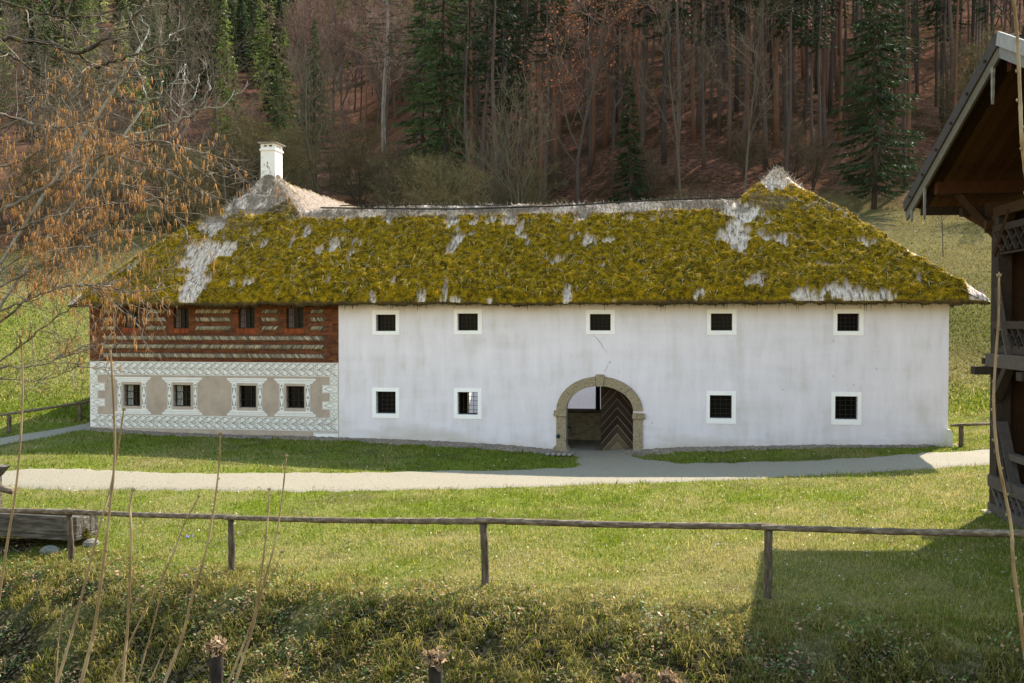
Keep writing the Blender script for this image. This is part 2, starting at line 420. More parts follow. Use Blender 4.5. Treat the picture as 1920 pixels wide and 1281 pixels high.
def blade_colour(n, dry):
    g = np.array([.068, .115, .005]); g2 = np.array([.205, .225, .012]); s = np.array([.48, .395, .145]); s2 = np.array([.28, .235, .055])
    r = NR.rand(n); r2 = NR.rand(n)[:, None]
    col = np.where((r < dry)[:, None], s * r2 + s2 * (1 - r2), g * r2 + g2 * (1 - r2))
    return col * NR.uniform(.75, 1.2, (n, 1))
def free(x, y):
    u, v = house_uv(x, y)
    ok = ~((u > -14.0) & (u < 12.6) & (v > -.06) & (v < 16))
    ok &= path_mask(x, y) < .02 + .32 * NR.rand(len(x)) ** 4
    ok &= ~((gravel_mask(x, y) > .03) & (NR.rand(len(x)) > .06))
    ok &= ~((x > 9.75 + .1 * (y - 19.9)) & (y < 20.2))
    return ok
VV, FF, TN = [], [], []; off = 0
def push(b):
    global off
    VV.append(b[0]); FF.append(b[1] + off); TN.append(b[2]); off += len(b[0])
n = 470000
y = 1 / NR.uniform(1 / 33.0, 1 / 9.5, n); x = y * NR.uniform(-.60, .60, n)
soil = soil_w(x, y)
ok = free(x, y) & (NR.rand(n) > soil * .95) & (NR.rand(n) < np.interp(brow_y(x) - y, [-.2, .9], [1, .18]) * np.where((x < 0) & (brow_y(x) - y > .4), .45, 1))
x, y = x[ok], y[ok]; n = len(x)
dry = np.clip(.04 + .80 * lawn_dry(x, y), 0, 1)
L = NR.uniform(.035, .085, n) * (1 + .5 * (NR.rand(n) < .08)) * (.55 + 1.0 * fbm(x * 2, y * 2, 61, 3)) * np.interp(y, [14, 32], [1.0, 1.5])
push(blades(x, y, L, NR.uniform(.008, .016, n) * np.interp(y, [13, 32], [1, 2.2]), NR.uniform(.2, .95, n), blade_colour(n, np.clip(dry + .12 * (y > 25.2), 0, 1)) * np.where(y > 25.2, .78, 1.0)[:, None]))  # by the wall: house shade put into blade colour, plus some drier blades
# second growth: meadow slopes behind, both sides of the house
n = 90000
y = 1 / NR.uniform(1 / 82.0, 1 / 33.0, n); t = np.where(NR.rand(n) < .55, NR.uniform(-.60, -.30, n), NR.uniform(.38, .60, n)); x = t * y
ok = free(x, y) & (litter_w(x, y) < .6); x, y = x[ok], y[ok]; n = len(x)
dry = np.clip(.1 + .95 * lawn_dry(x, y), 0, 1)
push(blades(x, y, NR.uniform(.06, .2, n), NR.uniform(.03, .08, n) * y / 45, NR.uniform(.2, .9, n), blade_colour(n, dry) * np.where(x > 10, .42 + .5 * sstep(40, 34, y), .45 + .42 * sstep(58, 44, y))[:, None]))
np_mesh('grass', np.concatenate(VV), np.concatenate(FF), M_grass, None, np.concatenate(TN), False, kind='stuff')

# tufts of long dry grass on the bank
VV, FF, TN = [], [], []; off = 0
nt_ = 2600
ty = np.empty(0); tx = np.empty(0)
tx = NR.uniform(-9.5, 9.5, nt_ * 2); ty = brow_y(tx) - NR.uniform(-1.1, 3.6, nt_ * 2)
keep = (fbm(tx * 1.6, ty * 1.6, 71, 3) > .49 - .16 * sstep(-4, 1.5, tx)); tx, ty = tx[keep], ty[keep]
for i in range(1):
    k = 22; n = len(tx) * k
    x = np.repeat(tx, k) + NR.normal(0, .06, n); y = np.repeat(ty, k) + NR.normal(0, .06, n)
    drycl = np.repeat(NR.rand(len(tx)), k)
    dry = np.clip(.66 + .6 * (drycl - .4), 0, 1)
    sz = np.repeat(NR.uniform(.55, 1.25, len(tx)) * np.interp(brow_y(tx) - ty, [-1.1, .4], [.4, 1]), k)
    push(blades(x, y, NR.uniform(.08, .26, n) * sz, NR.uniform(.006, .013, n), NR.uniform(.3, 1.1, n), blade_colour(n, dry) * NR.uniform(.4, 1.15, (n, 1)) * [1.0, .95, .82], 2, None, .35))
np_mesh('bank_grass', np.concatenate(VV), np.concatenate(FF), M_grass, None, np.concatenate(TN), False, kind='stuff')

# small leaves (ground ivy and last year's fallen leaves) on the bank and thinly over the lawn
def leaf_quads(x, y, size, up, tintc, tilt=.7):
    n = len(x); z = G(x, y) + up
    a = NR.uniform(0, 6.283, n); d = np.stack([np.cos(a), np.sin(a), NR.uniform(-tilt, tilt, n)], -1); d /= np.linalg.norm(d, axis=1)[:, None]
    r = np.stack([-np.sin(a), np.cos(a), NR.uniform(-tilt, tilt, n)], -1); r /= np.linalg.norm(r, axis=1)[:, None]
    c = np.stack([x, y, z], -1); s = size[:, None]
    V = np.stack([c - d * s * .5, c + r * s * .36 - d * s * .08, c + d * s * .55, c - r * s * .36 - d * s * .08], 1).reshape(-1, 3)
    return V, np.arange(n * 4).reshape(n, 4), np.repeat(tintc, 4, 0)
n = 64000
x = NR.uniform(-10, 10, n); y = brow_y(x) - NR.uniform(-.9, 3.4, n)
pf = fbm(x * 1.3, y * 1.3, 81, 4); ok = (pf > .42 + .06 * sstep(-2, 6, x)) & (NR.rand(n) < np.interp(brow_y(x) - y, [-.9, .3, 1], [.06, .55, 1])); x, y = x[ok], y[ok]; n = len(x)
kind_ = NR.rand(n)[:, None]
gcol = np.array([.055, .10, .018]) * NR.uniform(.4, 2.0, (n, 1)); bcol = np.array([.34, .20, .11]) * NR.uniform(.5, 1.6, (n, 1)); lcol = np.array([.20, .24, .10]) * NR.uniform(.7, 1.4, (n, 1))
tcol = np.where(kind_ < .44, gcol, np.where(kind_ < .60, lcol, bcol))
b1 = leaf_quads(x, y, NR.uniform(.025, .07, n), NR.uniform(.02, .10, n), tcol)
np_mesh('ground_cover_leaves', *b1[:2], M_leaf, None, b1[2], False, kind='stuff')
n = 4200
y = 1 / NR.uniform(1 / 33.0, 1 / 13., n); x = y * NR.uniform(-.58, .58, n); ok = free(x, y); x, y = x[ok], y[ok]; n = len(x)
k_ = NR.rand(n)[:, None]
tcol = np.where(k_ < .6, np.array([.52, .47, .38]) * NR.uniform(.7, 1.4, (n, 1)), np.array([.15, .08, .045]) * NR.uniform(.6, 1.5, (n, 1)))
b2 = leaf_quads(x, y, NR.uniform(.012, .042, n) * np.interp(y, [13, 33], [1, 1.5]), NR.uniform(.03, .06, n), tcol)
np_mesh('fallen_leaves', *b2[:2], M_leaf, None, b2[2], False, kind='stuff')
# violet flowers in the turf by the fence
n = 0; fx, fy = [], []
for px, py, c in ((352, 1012, 9), (380, 1072, 9), (360, 1013, 6), (348, 1085, 4)):
    h = hit(px, py)
    for i in range(c): fx.append(h.x + NR.normal(0, .05)); fy.append(h.y + NR.normal(0, .07))
fx, fy = np.array(fx), np.array(fy)
b3 = leaf_quads(fx, fy, NR.uniform(.03, .05, len(fx)), NR.uniform(.06, .09, len(fx)), np.tile([.28, .20, .62], (len(fx), 1)))
np_mesh('violet_flowers', *b3[:2], M_leaf, None, b3[2], False, kind='stuff', label='small patch of violet flowers in the turf behind the fence', category='flowers')
x, y = PST; n = len(x)
b5 = leaf_quads(x, y, NR.uniform(.02, .06, n), NR.uniform(.03, .045, n), np.repeat(NR.uniform(.07, .40, (n, 1)), 3, 1) * [1, .88, .70], .3)
np_mesh('path_stones', *b5[:2], M_leaf, None, b5[2], False, kind='stuff')
# pebbles loose in the gravel strip
n = 5000
u = NR.uniform(-14, 12.4, n); v = -NR.uniform(.05, 1.0, n); wx = u * cT + v * sT; wy = D0 - u * sT + v * cT
ok = gravel_mask(wx, wy) > 0; wx, wy = wx[ok], wy[ok]; n = len(wx)
b4 = leaf_quads(wx, wy, NR.uniform(.03, .075, n), NR.uniform(.03, .055, n), np.repeat(NR.uniform(.08, .42, (n, 1)), 3, 1) * [1, .9, .8], .35)
np_mesh('pebbles', *b4[:2], M_leaf, None, b4[2], False, kind='stuff')
# ------------------------------------------------------------------ house materials
def xz(nt, sx=1.0, sz=1.0):
    tc = nd(nt, 'ShaderNodeTexCoord'); sp = nd(nt, 'ShaderNodeSeparateXYZ'); nt.links.new(tc.outputs['Object'], sp.inputs[0])
    cb = nd(nt, 'ShaderNodeCombineXYZ')
    nt.links.new(mth(nt, 'MULTIPLY', sp.outputs[0], sx), cb.inputs[0]); nt.links.new(mth(nt, 'MULTIPLY', sp.outputs[2], sz), cb.inputs[1])
    return cb.outputs[0]
def make_plaster(name, c0, c1, dirt, stain=True):
    m, nt, b = new_mat(name); v = coords(nt)
    streak = noise(nt, xz(nt, 3.2, .55), 1.0, 7, .62)
    blot = noise(nt, v, .8, 6, .6, .4); fine = noise(nt, v, 55, 5, .7)
    hor = noise(nt, xz(nt, .35, 2.6), 1.0, 5, .6)
    f = mth(nt, 'ADD', mth(nt, 'MULTIPLY', streak, .45), mth(nt, 'ADD', mth(nt, 'MULTIPLY', blot, .35), mth(nt, 'MULTIPLY', hor, .2)))
    r = ramp(nt, [(.38, dirt), (.49, c0), (.62, c1)]); nt.links.new(f, r.inputs[0])
    c = r.outputs[0]
    if stain:                                    # damp brown splashes low on the wall
        sp = nd(nt, 'ShaderNodeSeparateXYZ'); nt.links.new(v, sp.inputs[0])
        big = noise(nt, xz(nt, .28, .9), 1.0, 5, .6)
        e = mth(nt, 'SUBTRACT', mth(nt, 'MULTIPLY', mth(nt, 'SUBTRACT', big, .38), 2.6), sp.outputs[2])
        e = mth(nt, 'MULTIPLY', mth(nt, 'ADD', e, .36), 1.7, True)
        c = mixc(nt, mth(nt, 'MULTIPLY', e, .55), c, (.42, .35, .25))
        sk = ramp(nt, [(.60, (0, 0, 0)), (.74, (1, 1, 1))]); nt.links.new(noise(nt, xz(nt, 1.6, .8), 3.2, 6, .65), sk.inputs[0])
        c = mixc(nt, mth(nt, 'MULTIPLY', sk.outputs[0], .28), c, (.47, .46, .44))
    nt.links.new(c, b.inputs['Base Color']); b.inputs['Roughness'].default_value = .93; b.inputs['Specular IOR Level'].default_value = .15
    h = mth(nt, 'ADD', mth(nt, 'MULTIPLY', fine, .25), noise(nt, v, 2.4, 5, .6))
    bump(nt, b, h, .35, .03); return m
M_plaster = make_plaster('lime_plaster', (.735, .665, .735), (.805, .73, .81), (.63, .57, .59))
M_trimwhite = simple('window_limewash', [(.3, (.88, .83, .85)), (.7, (.95, .90, .92))], 6, (1, 1, 1), .9, .15, .005)
M_grey = simple('sgraffito_grey', [(.3, (.34, .262, .215)), (.5, (.41, .32, .268)), (.72, (.46, .37, .315))], 2.2, (1, 1, 1), .95, .3, .01)
M_orn = simple('sgraffito_white', [(.3, (.72, .67, .66)), (.7, (.82, .765, .76))], 5, (1, 1, 1), .95, .2, .006)
M_line = simple('sgraffito_line', [(.3, (.20, .185, .16)), (.7, (.29, .27, .235))], 5, (1, 1, 1), .95, 0)
def make_brick():
    m, nt, b = new_mat('old_brick'); v = xz(nt)
    wob = noise(nt, v, 1.6, 4, .6)
    cb = nd(nt, 'ShaderNodeVectorMath', operation='ADD'); nt.links.new(v, cb.inputs[0])
    cc = nd(nt, 'ShaderNodeCombineXYZ'); nt.links.new(mth(nt, 'MULTIPLY', wob, .06), cc.inputs[1]); nt.links.new(cc.outputs[0], cb.inputs[1])
    bt = nd(nt, 'ShaderNodeTexBrick'); nt.links.new(cb.outputs[0], bt.inputs['Vector'])
    for k, q in (('Scale', 1.0), ('Brick Width', .27), ('Row Height', .072), ('Mortar Size', .007), ('Mortar Smooth', .3), ('Bias', -.1)): bt.inputs[k].default_value = q
    bt.inputs['Color1'].default_value = (.20, .062, .024, 1); bt.inputs['Color2'].default_value = (.085, .028, .015, 1); bt.inputs['Mortar'].default_value = (.10, .062, .042, 1)
    n2 = noise(nt, v, 7, 8, .7); r = ramp(nt, [(.3, (.45, .42, .4)), (.55, (1, 1, 1)), (.8, (1.25, 1.1, 1.0))]); nt.links.new(n2, r.inputs[0])
    c = mixc(nt, 1.0, bt.outputs['Color'], r.outputs[0], 'MULTIPLY')
    nt.links.new(c, b.inputs['Base Color']); b.inputs['Roughness'].default_value = .92; b.inputs['Specular IOR Level'].default_value = .15
    h = mth(nt, 'SUBTRACT', n2, mth(nt, 'MULTIPLY', bt.outputs['Fac'], 1.0)); bump(nt, b, h, .8, .02); return m
M_brick = make_brick()
def make_tinted(name, bumps=40, bstr=.4, rough=.9, var=.5, stretch=(1, 1, 1), scale=14):
    m, nt, b = new_mat(name); v = coords(nt, stretch); n = noise(nt, v, scale, 7, .7)
    k = mth(nt, 'ADD', mth(nt, 'MULTIPLY', n, var * 2), 1 - var)
    vm = nd(nt, 'ShaderNodeVectorMath', operation='SCALE'); nt.links.new(attr(nt)['Color'], vm.inputs[0]); nt.links.new(k, vm.inputs['Scale'])
    nt.links.new(vm.outputs[0], b.inputs['Base Color']); b.inputs['Roughness'].default_value = rough; b.inputs['Specular IOR Level'].default_value = .05
    bump(nt, b, n, bstr, .02); return m
M_cobble = make_tinted('course_stone')
M_arch = simple('conglomerate', [(.28, (.07, .055, .038)), (.37, (.235, .18, .118)), (.55, (.33, .26, .175)), (.75, (.43, .35, .25))], 16, (1, 1, 1), .95, .9, .04, 9)
M_darkwood = simple('dark_sash_wood', [(.3, (.012, .009, .007)), (.7, (.04, .027, .02))], 6, (1, 1, .3), .7, .3, .005)
M_iron = simple('wrought_iron', [(.3, (.010, .009, .009)), (.7, (.03, .026, .024))], 20, (1, 1, 1), .6, .1, .003)
def make_glass():
    m, nt, b = new_mat('old_pane'); b.inputs['Base Color'].default_value = (.004, .004, .005, 1); b.inputs['Roughness'].default_value = .25
    b.inputs['Specular IOR Level'].default_value = .10
    bump(nt, b, noise(nt, coords(nt), 6, 3, .5), .12, .02); return m
M_glass = make_glass()
M_int = simple('dark_interior', [(.3, (.05, .042, .035)), (.7, (.10, .085, .07))], 3, (1, 1, 1), .95, .2)
M_curtain = simple('faded_curtain', [(.3, (.10, .06, .06)), (.7, (.17, .12, .115))], 14, (1, 1, .2), .95, .5, .02)
M_earth = simple('earth_wall', [(.3, (.24, .175, .115)), (.5, (.42, .33, .23)), (.75, (.56, .46, .35))], 5, (1, 1, 2.2), .95, .8, .05)
def make_wood(name, stops, stretch, scale=5.0, bstr=.6, rough=.85):
    return simple(name, stops, scale, stretch, rough, bstr, .02, 9, .6)
M_door = make_tinted('door_board', bstr=.5, var=.45, stretch=(1, 1, 1), scale=9)
M_pole = make_wood('dark_pole', [(.3, (.018, .015, .012)), (.7, (.07, .055, .042))], (.3, 3, 3))

# ------------------------------------------------------------------ thatch
E_V, E_Z = -.5, 4.62
UL, UR = -14.4, 13.44
AL, AR = (-9.41, 4.02, 9.14), (8.09, 3.82, 8.94)
RV = 2.68; RZ = E_Z + (RV - E_V) + .13
def smax(a, b, k): return .5 * (a + b + np.sqrt((a - b) ** 2 + k * k)) - .0
def smin(a, b, k): return .5 * (a + b - np.sqrt((a - b) ** 2 + k * k))
def roof_h(u, v):
    p = E_Z + (v - E_V)
    left = E_Z + (u - UL) * (AL[2] - E_Z) / (AL[0] - UL); right = E_Z + (UR - u) * (AR[2] - E_Z) / (UR - AR[0])
    lin = AL[2] - .72 * (u - AL[0]); rin = AR[2] - .92 * (AR[0] - u)
    k = .16
    hg = smin(smin(p, RZ - (v - RV), .22), smin(left, right, k), k)
    hl = smin(smin(p, left, k), lin, .2); hr = smin(smin(p, right, k), rin, .2)
    h = smax(hg, smax(hl, hr, .05), .08)
    rl = (u - AL[0]) ** 2 + (v - AL[1]) ** 2
    h = h + .30 * np.exp(-rl / .22) + .10 * np.exp(-rl / 1.2) + .16 * np.exp(-((u - AR[0]) ** 2 + (v - AR[1]) ** 2) / .14)
    h = h + .12 * (fbm(u * .45 + 3, v * .45, 101, 3) - .5)
    return h
# bare reed patches: photo pixels on the roof (cx, cy, rx, ry)
_bare = [(1392, 400, 34, 26), (1380, 440, 30, 26), (1385, 465, 14, 14), (400, 425, 30, 26), (388, 470, 44, 28), (420, 470, 26, 14), (365, 500, 32, 26), (360, 545, 22, 30), (372, 525, 26, 18), (440, 395, 26, 22),
         (846, 415, 13, 17), (852, 455, 8, 26), (870, 445, 14, 8), (890, 412, 8, 14), (923, 412, 9, 10), (955, 412, 12, 20), (975, 430, 10, 12), (1092, 405, 12, 18), (1105, 450, 9, 18), (1075, 442, 14, 6), (1138, 450, 14, 8),
         (575, 432, 9, 14), (627, 458, 9, 18), (598, 468, 9, 12), (657, 408, 9, 10), (700, 395, 10, 7), (1130, 492, 8, 10), (792, 555, 8, 14), (832, 545, 5, 28), (922, 556, 4, 8), (1067, 548, 5, 18),
         (735, 415, 9, 12), (780, 402, 8, 9), (1440, 452, 9, 12), (1470, 455, 10, 10), (1458, 452, 26, 5), (1627, 459, 10, 8), (1418, 528, 20, 9), (1315, 552, 8, 10), (1585, 545, 32, 14), (1520, 552, 26, 10), (1640, 553, 34, 7), (1440, 420, 9, 8), (1590, 400, 10, 6),
         (1250, 400, 14, 5), (1040, 415, 10, 5), (700, 556, 6, 10), (1178, 408, 7, 9), (545, 455, 7, 10), (480, 440, 8, 6), (1540, 500, 12, 5), (250, 500, 8, 10)]
def _roofpt(px, py):
    d = ray(px, py); b = None
    for k in np.arange(24, 46, .03):
        X, Y, Z = d.x * k, d.y * k, EYE + d.z * k; u, v = house_uv(X, Y)
        if v > E_V and Z < E_Z + (v - E_V): return u, v
    return None
_bp = [(q, b[2] / 58.0, b[3] / 58.0) for b in _bare for q in [_roofpt(b[0], b[1])] if q]
def bare_mask(u, v):
    wx = u + .30 * (fbm(u * 2.4, v * 2.4, 111, 4) - .5) + .22 * (vnoise(u * 9, v * 5, 112) - .5); wy = v + .34 * (fbm(u * 2.4, v * 2.4, 113, 4) - .5) + .25 * (vnoise(u * 9, v * 5, 114) - .5)
    m = np.full(u.shape, -1.0)
    for (q, a, b) in _bp:
        b2 = b * .80
        m = np.maximum(m, 1 - np.sqrt(((wx - q[0]) / a) ** 2 + ((wy - q[1]) / b2) ** 2))
    m = np.maximum(m, np.where((u > -7.6) & (u < 6.9), (.42 - np.abs(v - RV - .05)) * 2, -1))             # ridge
    ins = (u > AL[0] + .05) & (u - AL[0] > AL[1] - v + .15) & (u < 0)
    m = np.maximum(m, np.where(ins & (v > 2.3), (u - AL[0] - (AL[1] - v) - .1) * 3, -1))        # inner slope of the left hump
    m = np.maximum(m, 1.15 - np.hypot(wx - AL[0], (wy - AL[1] + .35) * .95) / 1.05)              # top of the left hump
    m = np.maximum(m, 1.1 - np.hypot((wx - AR[0]) / .72, (wy - AR[1] + .1) / .62))               # tuft on the right hump
    el = (AL[2] - E_Z) / (AL[0] - UL); lh = v - E_V - (u - UL) * el
    m = np.maximum(m, np.where(u < AL[0], lh * 2.5 + .25 + .9 * (fbm(u * 1.3, v * 1.3, 117, 3) - .55), -1))        # side slopes past the hips
    er = (AR[2] - E_Z) / (UR - AR[0]); rh = v - E_V - (UR - u) * er
    m = np.maximum(m, np.where(u > AR[0], rh * 2.5 + .25 + .9 * (fbm(u * 1.3, v * 1.3, 118, 3) - .55), -1))
    m = np.maximum(m, np.where((u > UR - .62) & (v < .4), (u - (UR - .62)) * 3 - .2, -1)); m = np.maximum(m, np.where(u < UL + .42, (UL + .42 - u) * 3, -1))
    m = np.maximum(m, (vnoise(u * 1.9, v * 1.5, 119) * .6 + fbm(u * 7, v * 4, 120, 3) * .4 - .80) * 3)
    return m
def make_thatch():
    m, nt, b = new_mat('moss_thatch'); v = coords(nt)
    sep = nd(nt, 'ShaderNodeSeparateColor'); nt.links.new(attr(nt)['Color'], sep.inputs[0])
    n1 = noise(nt, v, 5.5, 8, .7); n2 = noise(nt, v, 28, 6, .7)
    mo = ramp(nt, [(.36, (.013, .010, .002)), (.45, (.07, .048, .004)), (.54, (.27, .168, .005)), (.66, (.50, .305, .011))]); nt.links.new(mth(nt, 'ADD', mth(nt, 'MULTIPLY', n1, .55), mth(nt, 'MULTIPLY', n2, .45)), mo.inputs[0])
    reedn = noise(nt, coords(nt, (3.2, .8, .8)), 5.0, 8, .78)
    re = ramp(nt, [(.32, (.045, .032, .026)), (.42, (.19, .135, .10)), (.48, (.56, .43, .33)), (.60, (.93, .775, .65))]); nt.links.new(reedn, re.inputs[0])
    grey = mixc(nt, mth(nt, 'MULTIPLY', noise(nt, v, 2.2, 6, .7), .45), re.outputs[0], (.20, .155, .13))
    c = mixc(nt, sep.outputs[0], mo.outputs[0], grey)
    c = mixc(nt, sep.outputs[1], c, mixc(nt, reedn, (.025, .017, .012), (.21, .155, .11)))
    nt.links.new(c, b.inputs['Base Color']); b.inputs['Roughness'].default_value = .95; b.inputs['Specular IOR Level'].default_value = .1
    h = mixc(nt, sep.outputs[0], n2, reedn)
    bump(nt, b, h, .9, .06); return m
M_thatch = make_thatch()
M_straw = make_tinted('straw', bstr=.2, var=.3)
M_mossb = leafy('moss_tuft', (1, 1, 1), .30, .9, .25, 3.0)

house = empty('farmhouse', (0, D0, 0), -TH, 'long white farmhouse with a moss covered thatched roof, arched gate and patterned brick end', 'farmhouse')

def roof_grid(us, vs, name, lip=True):
    U, V = np.meshgrid(us, vs, indexing='ij')
    Hh = roof_h(U, V)
    b = bare_mask(U, V); bm = sstep(-.10, .10, b)
    # moss cushions: ridged noise elongated across the slope, reed strands elsewhere
    r1 = 1 - np.abs(2 * fbm(U * 2.6, V * 4.6, 131, 4) - 1); r2 = 1 - np.abs(2 * fbm(U * 7, V * 11.5, 132, 3) - 1)
    r3 = 1 - np.abs(2 * vnoise(U * 9, V * 14, 137) - 1)
    rel = (.08 * (r1 - .6) + .11 * (r2 - .6) + .07 * (r3 - .5)) * (1 - bm) + bm * (.035 * (vnoise(U * 16, V * 4, 133) - .5) + .05 * (fbm(U * 4, V * 4, 134, 3) - .5) - .06)
    ed = sstep(.0, .25, np.minimum(np.minimum(U - UL, UR - U), V - E_V))
    rel = rel * (.45 + .55 * ed)
    rr = np.exp(-((V - RV) / .25) ** 2) * ((U > -7.4) & (U < 6.7))
    Hh = Hh + rel + rr * (.10 * vnoise(U * 3, V * 2, 135) + .08 * (vnoise(U * 13, V * 9, 136) - .3))
    # rounded lip
    de = np.minimum(np.minimum(U - UL, UR - U), V - E_V)
    Hh = Hh - .13 * np.exp(-de / .07)
    P = np.stack([U, V, Hh], -1)
    P[..., 1] -= .5 * rel * ((V > E_V + .1) & (V < RV))
    return U, V, P, bm
us = np.linspace(UL, UR, 560); vs = np.concatenate([np.linspace(E_V, 4.3, 125), np.linspace(4.36, 5.86, 18)])
U, V, P, bm = roof_grid(us, vs, 'roof')
nu, nv = U.shape
eav_n = lambda a, s: .07 * (fbm(a * 3.1, a * 0 + s, 141, 4) - .5) * 2 + .04 * (vnoise(a * 14, a * 0 + s, 142) - .5)
def skirt(P, U, V, ends):
    """closing lip and underside round the eaves; ends = list of (index array of border verts, inward direction)"""
    V_, F_, T_ = [], [], []; o = 0
    for row, inx, iny in ends:
        n = len(row); a = row[:, 0] * abs(iny) + row[:, 1] * abs(inx) + (inx + 2 * iny)
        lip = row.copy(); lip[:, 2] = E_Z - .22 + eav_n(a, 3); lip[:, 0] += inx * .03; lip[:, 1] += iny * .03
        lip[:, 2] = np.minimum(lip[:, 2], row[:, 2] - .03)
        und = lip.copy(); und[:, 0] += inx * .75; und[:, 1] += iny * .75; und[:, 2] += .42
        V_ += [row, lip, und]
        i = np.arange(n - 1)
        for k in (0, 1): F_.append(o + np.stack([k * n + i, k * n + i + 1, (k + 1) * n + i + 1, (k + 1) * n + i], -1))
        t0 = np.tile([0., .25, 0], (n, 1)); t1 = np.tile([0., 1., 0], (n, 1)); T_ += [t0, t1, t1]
        o += 3 * n
    return np.concatenate(V_), np.concatenate(F_), np.concatenate(T_)
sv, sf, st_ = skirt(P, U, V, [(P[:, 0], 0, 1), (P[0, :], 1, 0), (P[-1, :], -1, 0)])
idx = np.arange(nu * nv).reshape(nu, nv)
fc = np.stack([idx[:-1, :-1], idx[1:, :-1], idx[1:, 1:], idx[:-1, 1:]], -1).reshape(-1, 4)
tn = np.zeros((nu * nv, 3)); tn[:, 0] = bm.ravel()
hump = np.exp(-((U - AL[0]) ** 2 + (V - AL[1] + .5) ** 2) / 2.4); tn[:, 1] = np.clip(np.maximum(hump * 1.5 * sstep(.42, .62, fbm(U * 3, V * 5, 151, 4)), .72 * ((U > AL[0] + .3) & (U < -6.5) & (V > 2.75)) + .75 * sstep(.42, .58, fbm(U * 2.6, V * 4, 152, 4)) * (np.abs(V - RV) < .5)), 0, .85).ravel()
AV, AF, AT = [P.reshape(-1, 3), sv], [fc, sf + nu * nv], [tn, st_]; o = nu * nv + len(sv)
# the two wings running back
for (ua, ub) in ((UL, -3.0), (3.0, UR)):
    us2 = np.linspace(ua, ub, 160); vs2 = np.linspace(5.5, 15.5, 90)
    U2, V2, P2, _b = roof_grid(us2, vs2, 'wing'); P2[..., 2] = np.maximum(P2[..., 2], E_Z - .2)
    b2 = sstep(-.1, .1, bare_mask(U2, V2)); n2 = U2.size; id2 = np.arange(n2).reshape(U2.shape)
    AV.append(P2.reshape(-1, 3)); AF.append(o + np.stack([id2[:-1, :-1], id2[1:, :-1], id2[1:, 1:], id2[:-1, 1:]], -1).reshape(-1, 4))
    t2 = np.zeros((n2, 3)); t2[:, 0] = b2.ravel(); t2[:, 1] = .7; AT.append(t2); o += n2
roof = np_mesh('roof', np.concatenate(AV), np.concatenate(AF), M_thatch, house, np.concatenate(AT), True)

# moss tufts and loose straws lying on the thatch
def on_roof(u, v): return np.stack([u, v, roof_h(u, v)], -1)
n = 170000
u = NR.uniform(UL + .1, UR - .1, n); v = NR.uniform(E_V + .02, 4.2, n)
hp = E_Z + (v - E_V)
ok = (bare_mask(u, v) < -.02) & (roof_h(u, v) > hp - .22) & (fbm(u * 2.6, v * 4.6, 131, 4) > .30); u, v = u[ok], v[ok]; n = len(u)
r1 = 1 - np.abs(2 * fbm(u * 2.6, v * 4.6, 131, 4) - 1); r2 = 1 - np.abs(2 * fbm(u * 7, v * 11.5, 132, 3) - 1)
c = on_roof(u, v); rel = .08 * (r1 - .6) + .11 * (r2 - .6); c[:, 2] += rel; c[:, 1] -= .5 * rel
nrm = np.array([0, -.707, .707]); d = nrm + NR.normal(0, .75, (n, 3)); d[:, 2] -= .25; d /= np.linalg.norm(d, axis=1)[:, None]
w = np.cross(d, NR.normal(0, 1, (n, 3))); w /= np.linalg.norm(w, axis=1)[:, None]
L = NR.uniform(.02, .06, n)[:, None]; ww = NR.uniform(.008, .018, n)[:, None]
Vt = np.stack([c - w * ww, c + w * ww, c + d * L], 1).reshape(-1, 3)
col = np.array([.33, .205, .005]) * np.clip(.15 + 1.9 * (.62 * sstep(.34, .68, fbm(u * 5.5, v * 9, 138, 3)) + .38 * sstep(.36, .64, fbm(u * .8, v * 1.3, 139, 3)))[:, None] * NR.uniform(.6, 1.3, (n, 1)), .12, 2) * np.array([1, 1, 1]) + np.where(NR.rand(n, 1) < .12, np.array([.05, .03, .0]), 0)
np_mesh('moss', Vt, np.arange(3 * n).reshape(n, 3), M_mossb, roof, np.repeat(col, 3, 0), False, kind='stuff')
mb = MB()
def straw(u, v, ang, L, r, lift, colr):
    pts = []; a = ang; x, y = u, v
    k = 4
    for i in range(k):
        z = float(roof_h(np.array([x]), np.array([y]))[0]); q = lift + (.03 if i in (1, 2) else 0)
        pts.append((x, y - q * .7, z + q * .7)); a += rnd.uniform(-.35, .35); x += math.cos(a) * L / 3; y += math.sin(a) * L / 3 * .72
    mb.tube(pts, [r, r, r, r * .6], 3, colr)
for i in range(1900):
    u = rnd.uniform(UL + .5, UR - .7); v = rnd.uniform(E_V + .1, 2.5)
    if rnd.random() < .25 and v < .5: continue
    p = E_Z + v - E_V
    if float(roof_h(np.array([u]), np.array([v]))[0]) < p - .15: continue
    b = rnd.uniform(.45, 1.0)
    straw(u, v, rnd.gauss(-math.pi / 2, .8), rnd.uniform(.08, .36), rnd.uniform(.0025, .0048), rnd.uniform(.04, .09), (.50 * b, .43 * b, .29 * b))
mb.build('loose_straw', M_straw, roof, kind='stuff')
mb = MB()
for i in range(1500):                            # broken reed ends along the ridge and on the humps
    if i < 1050: u = rnd.uniform(-7.2, 6.8); v = RV + rnd.gauss(0, .16)
    elif i < 1250: u = AR[0] + rnd.gauss(0, .4); v = AR[1] - abs(rnd.gauss(0, .35))
    else: u = AL[0] + rnd.gauss(0, .8); v = AL[1] - abs(rnd.gauss(0, .6))
    z = float(roof_h(np.array([u]), np.array([v]))[0])
    b = rnd.uniform(.35, 1.1); L = rnd.uniform(.06, .22)
    d = Vector((rnd.gauss(0, .7), rnd.gauss(-.35, .5), rnd.uniform(.0, .8))).normalized()
    mb.tube([(u, v, z - .02), (u + d.x * L, v + d.y * L, z + d.z * L)], [.010, .004], 3, (.50 * b, .43 * b, .37 * b))
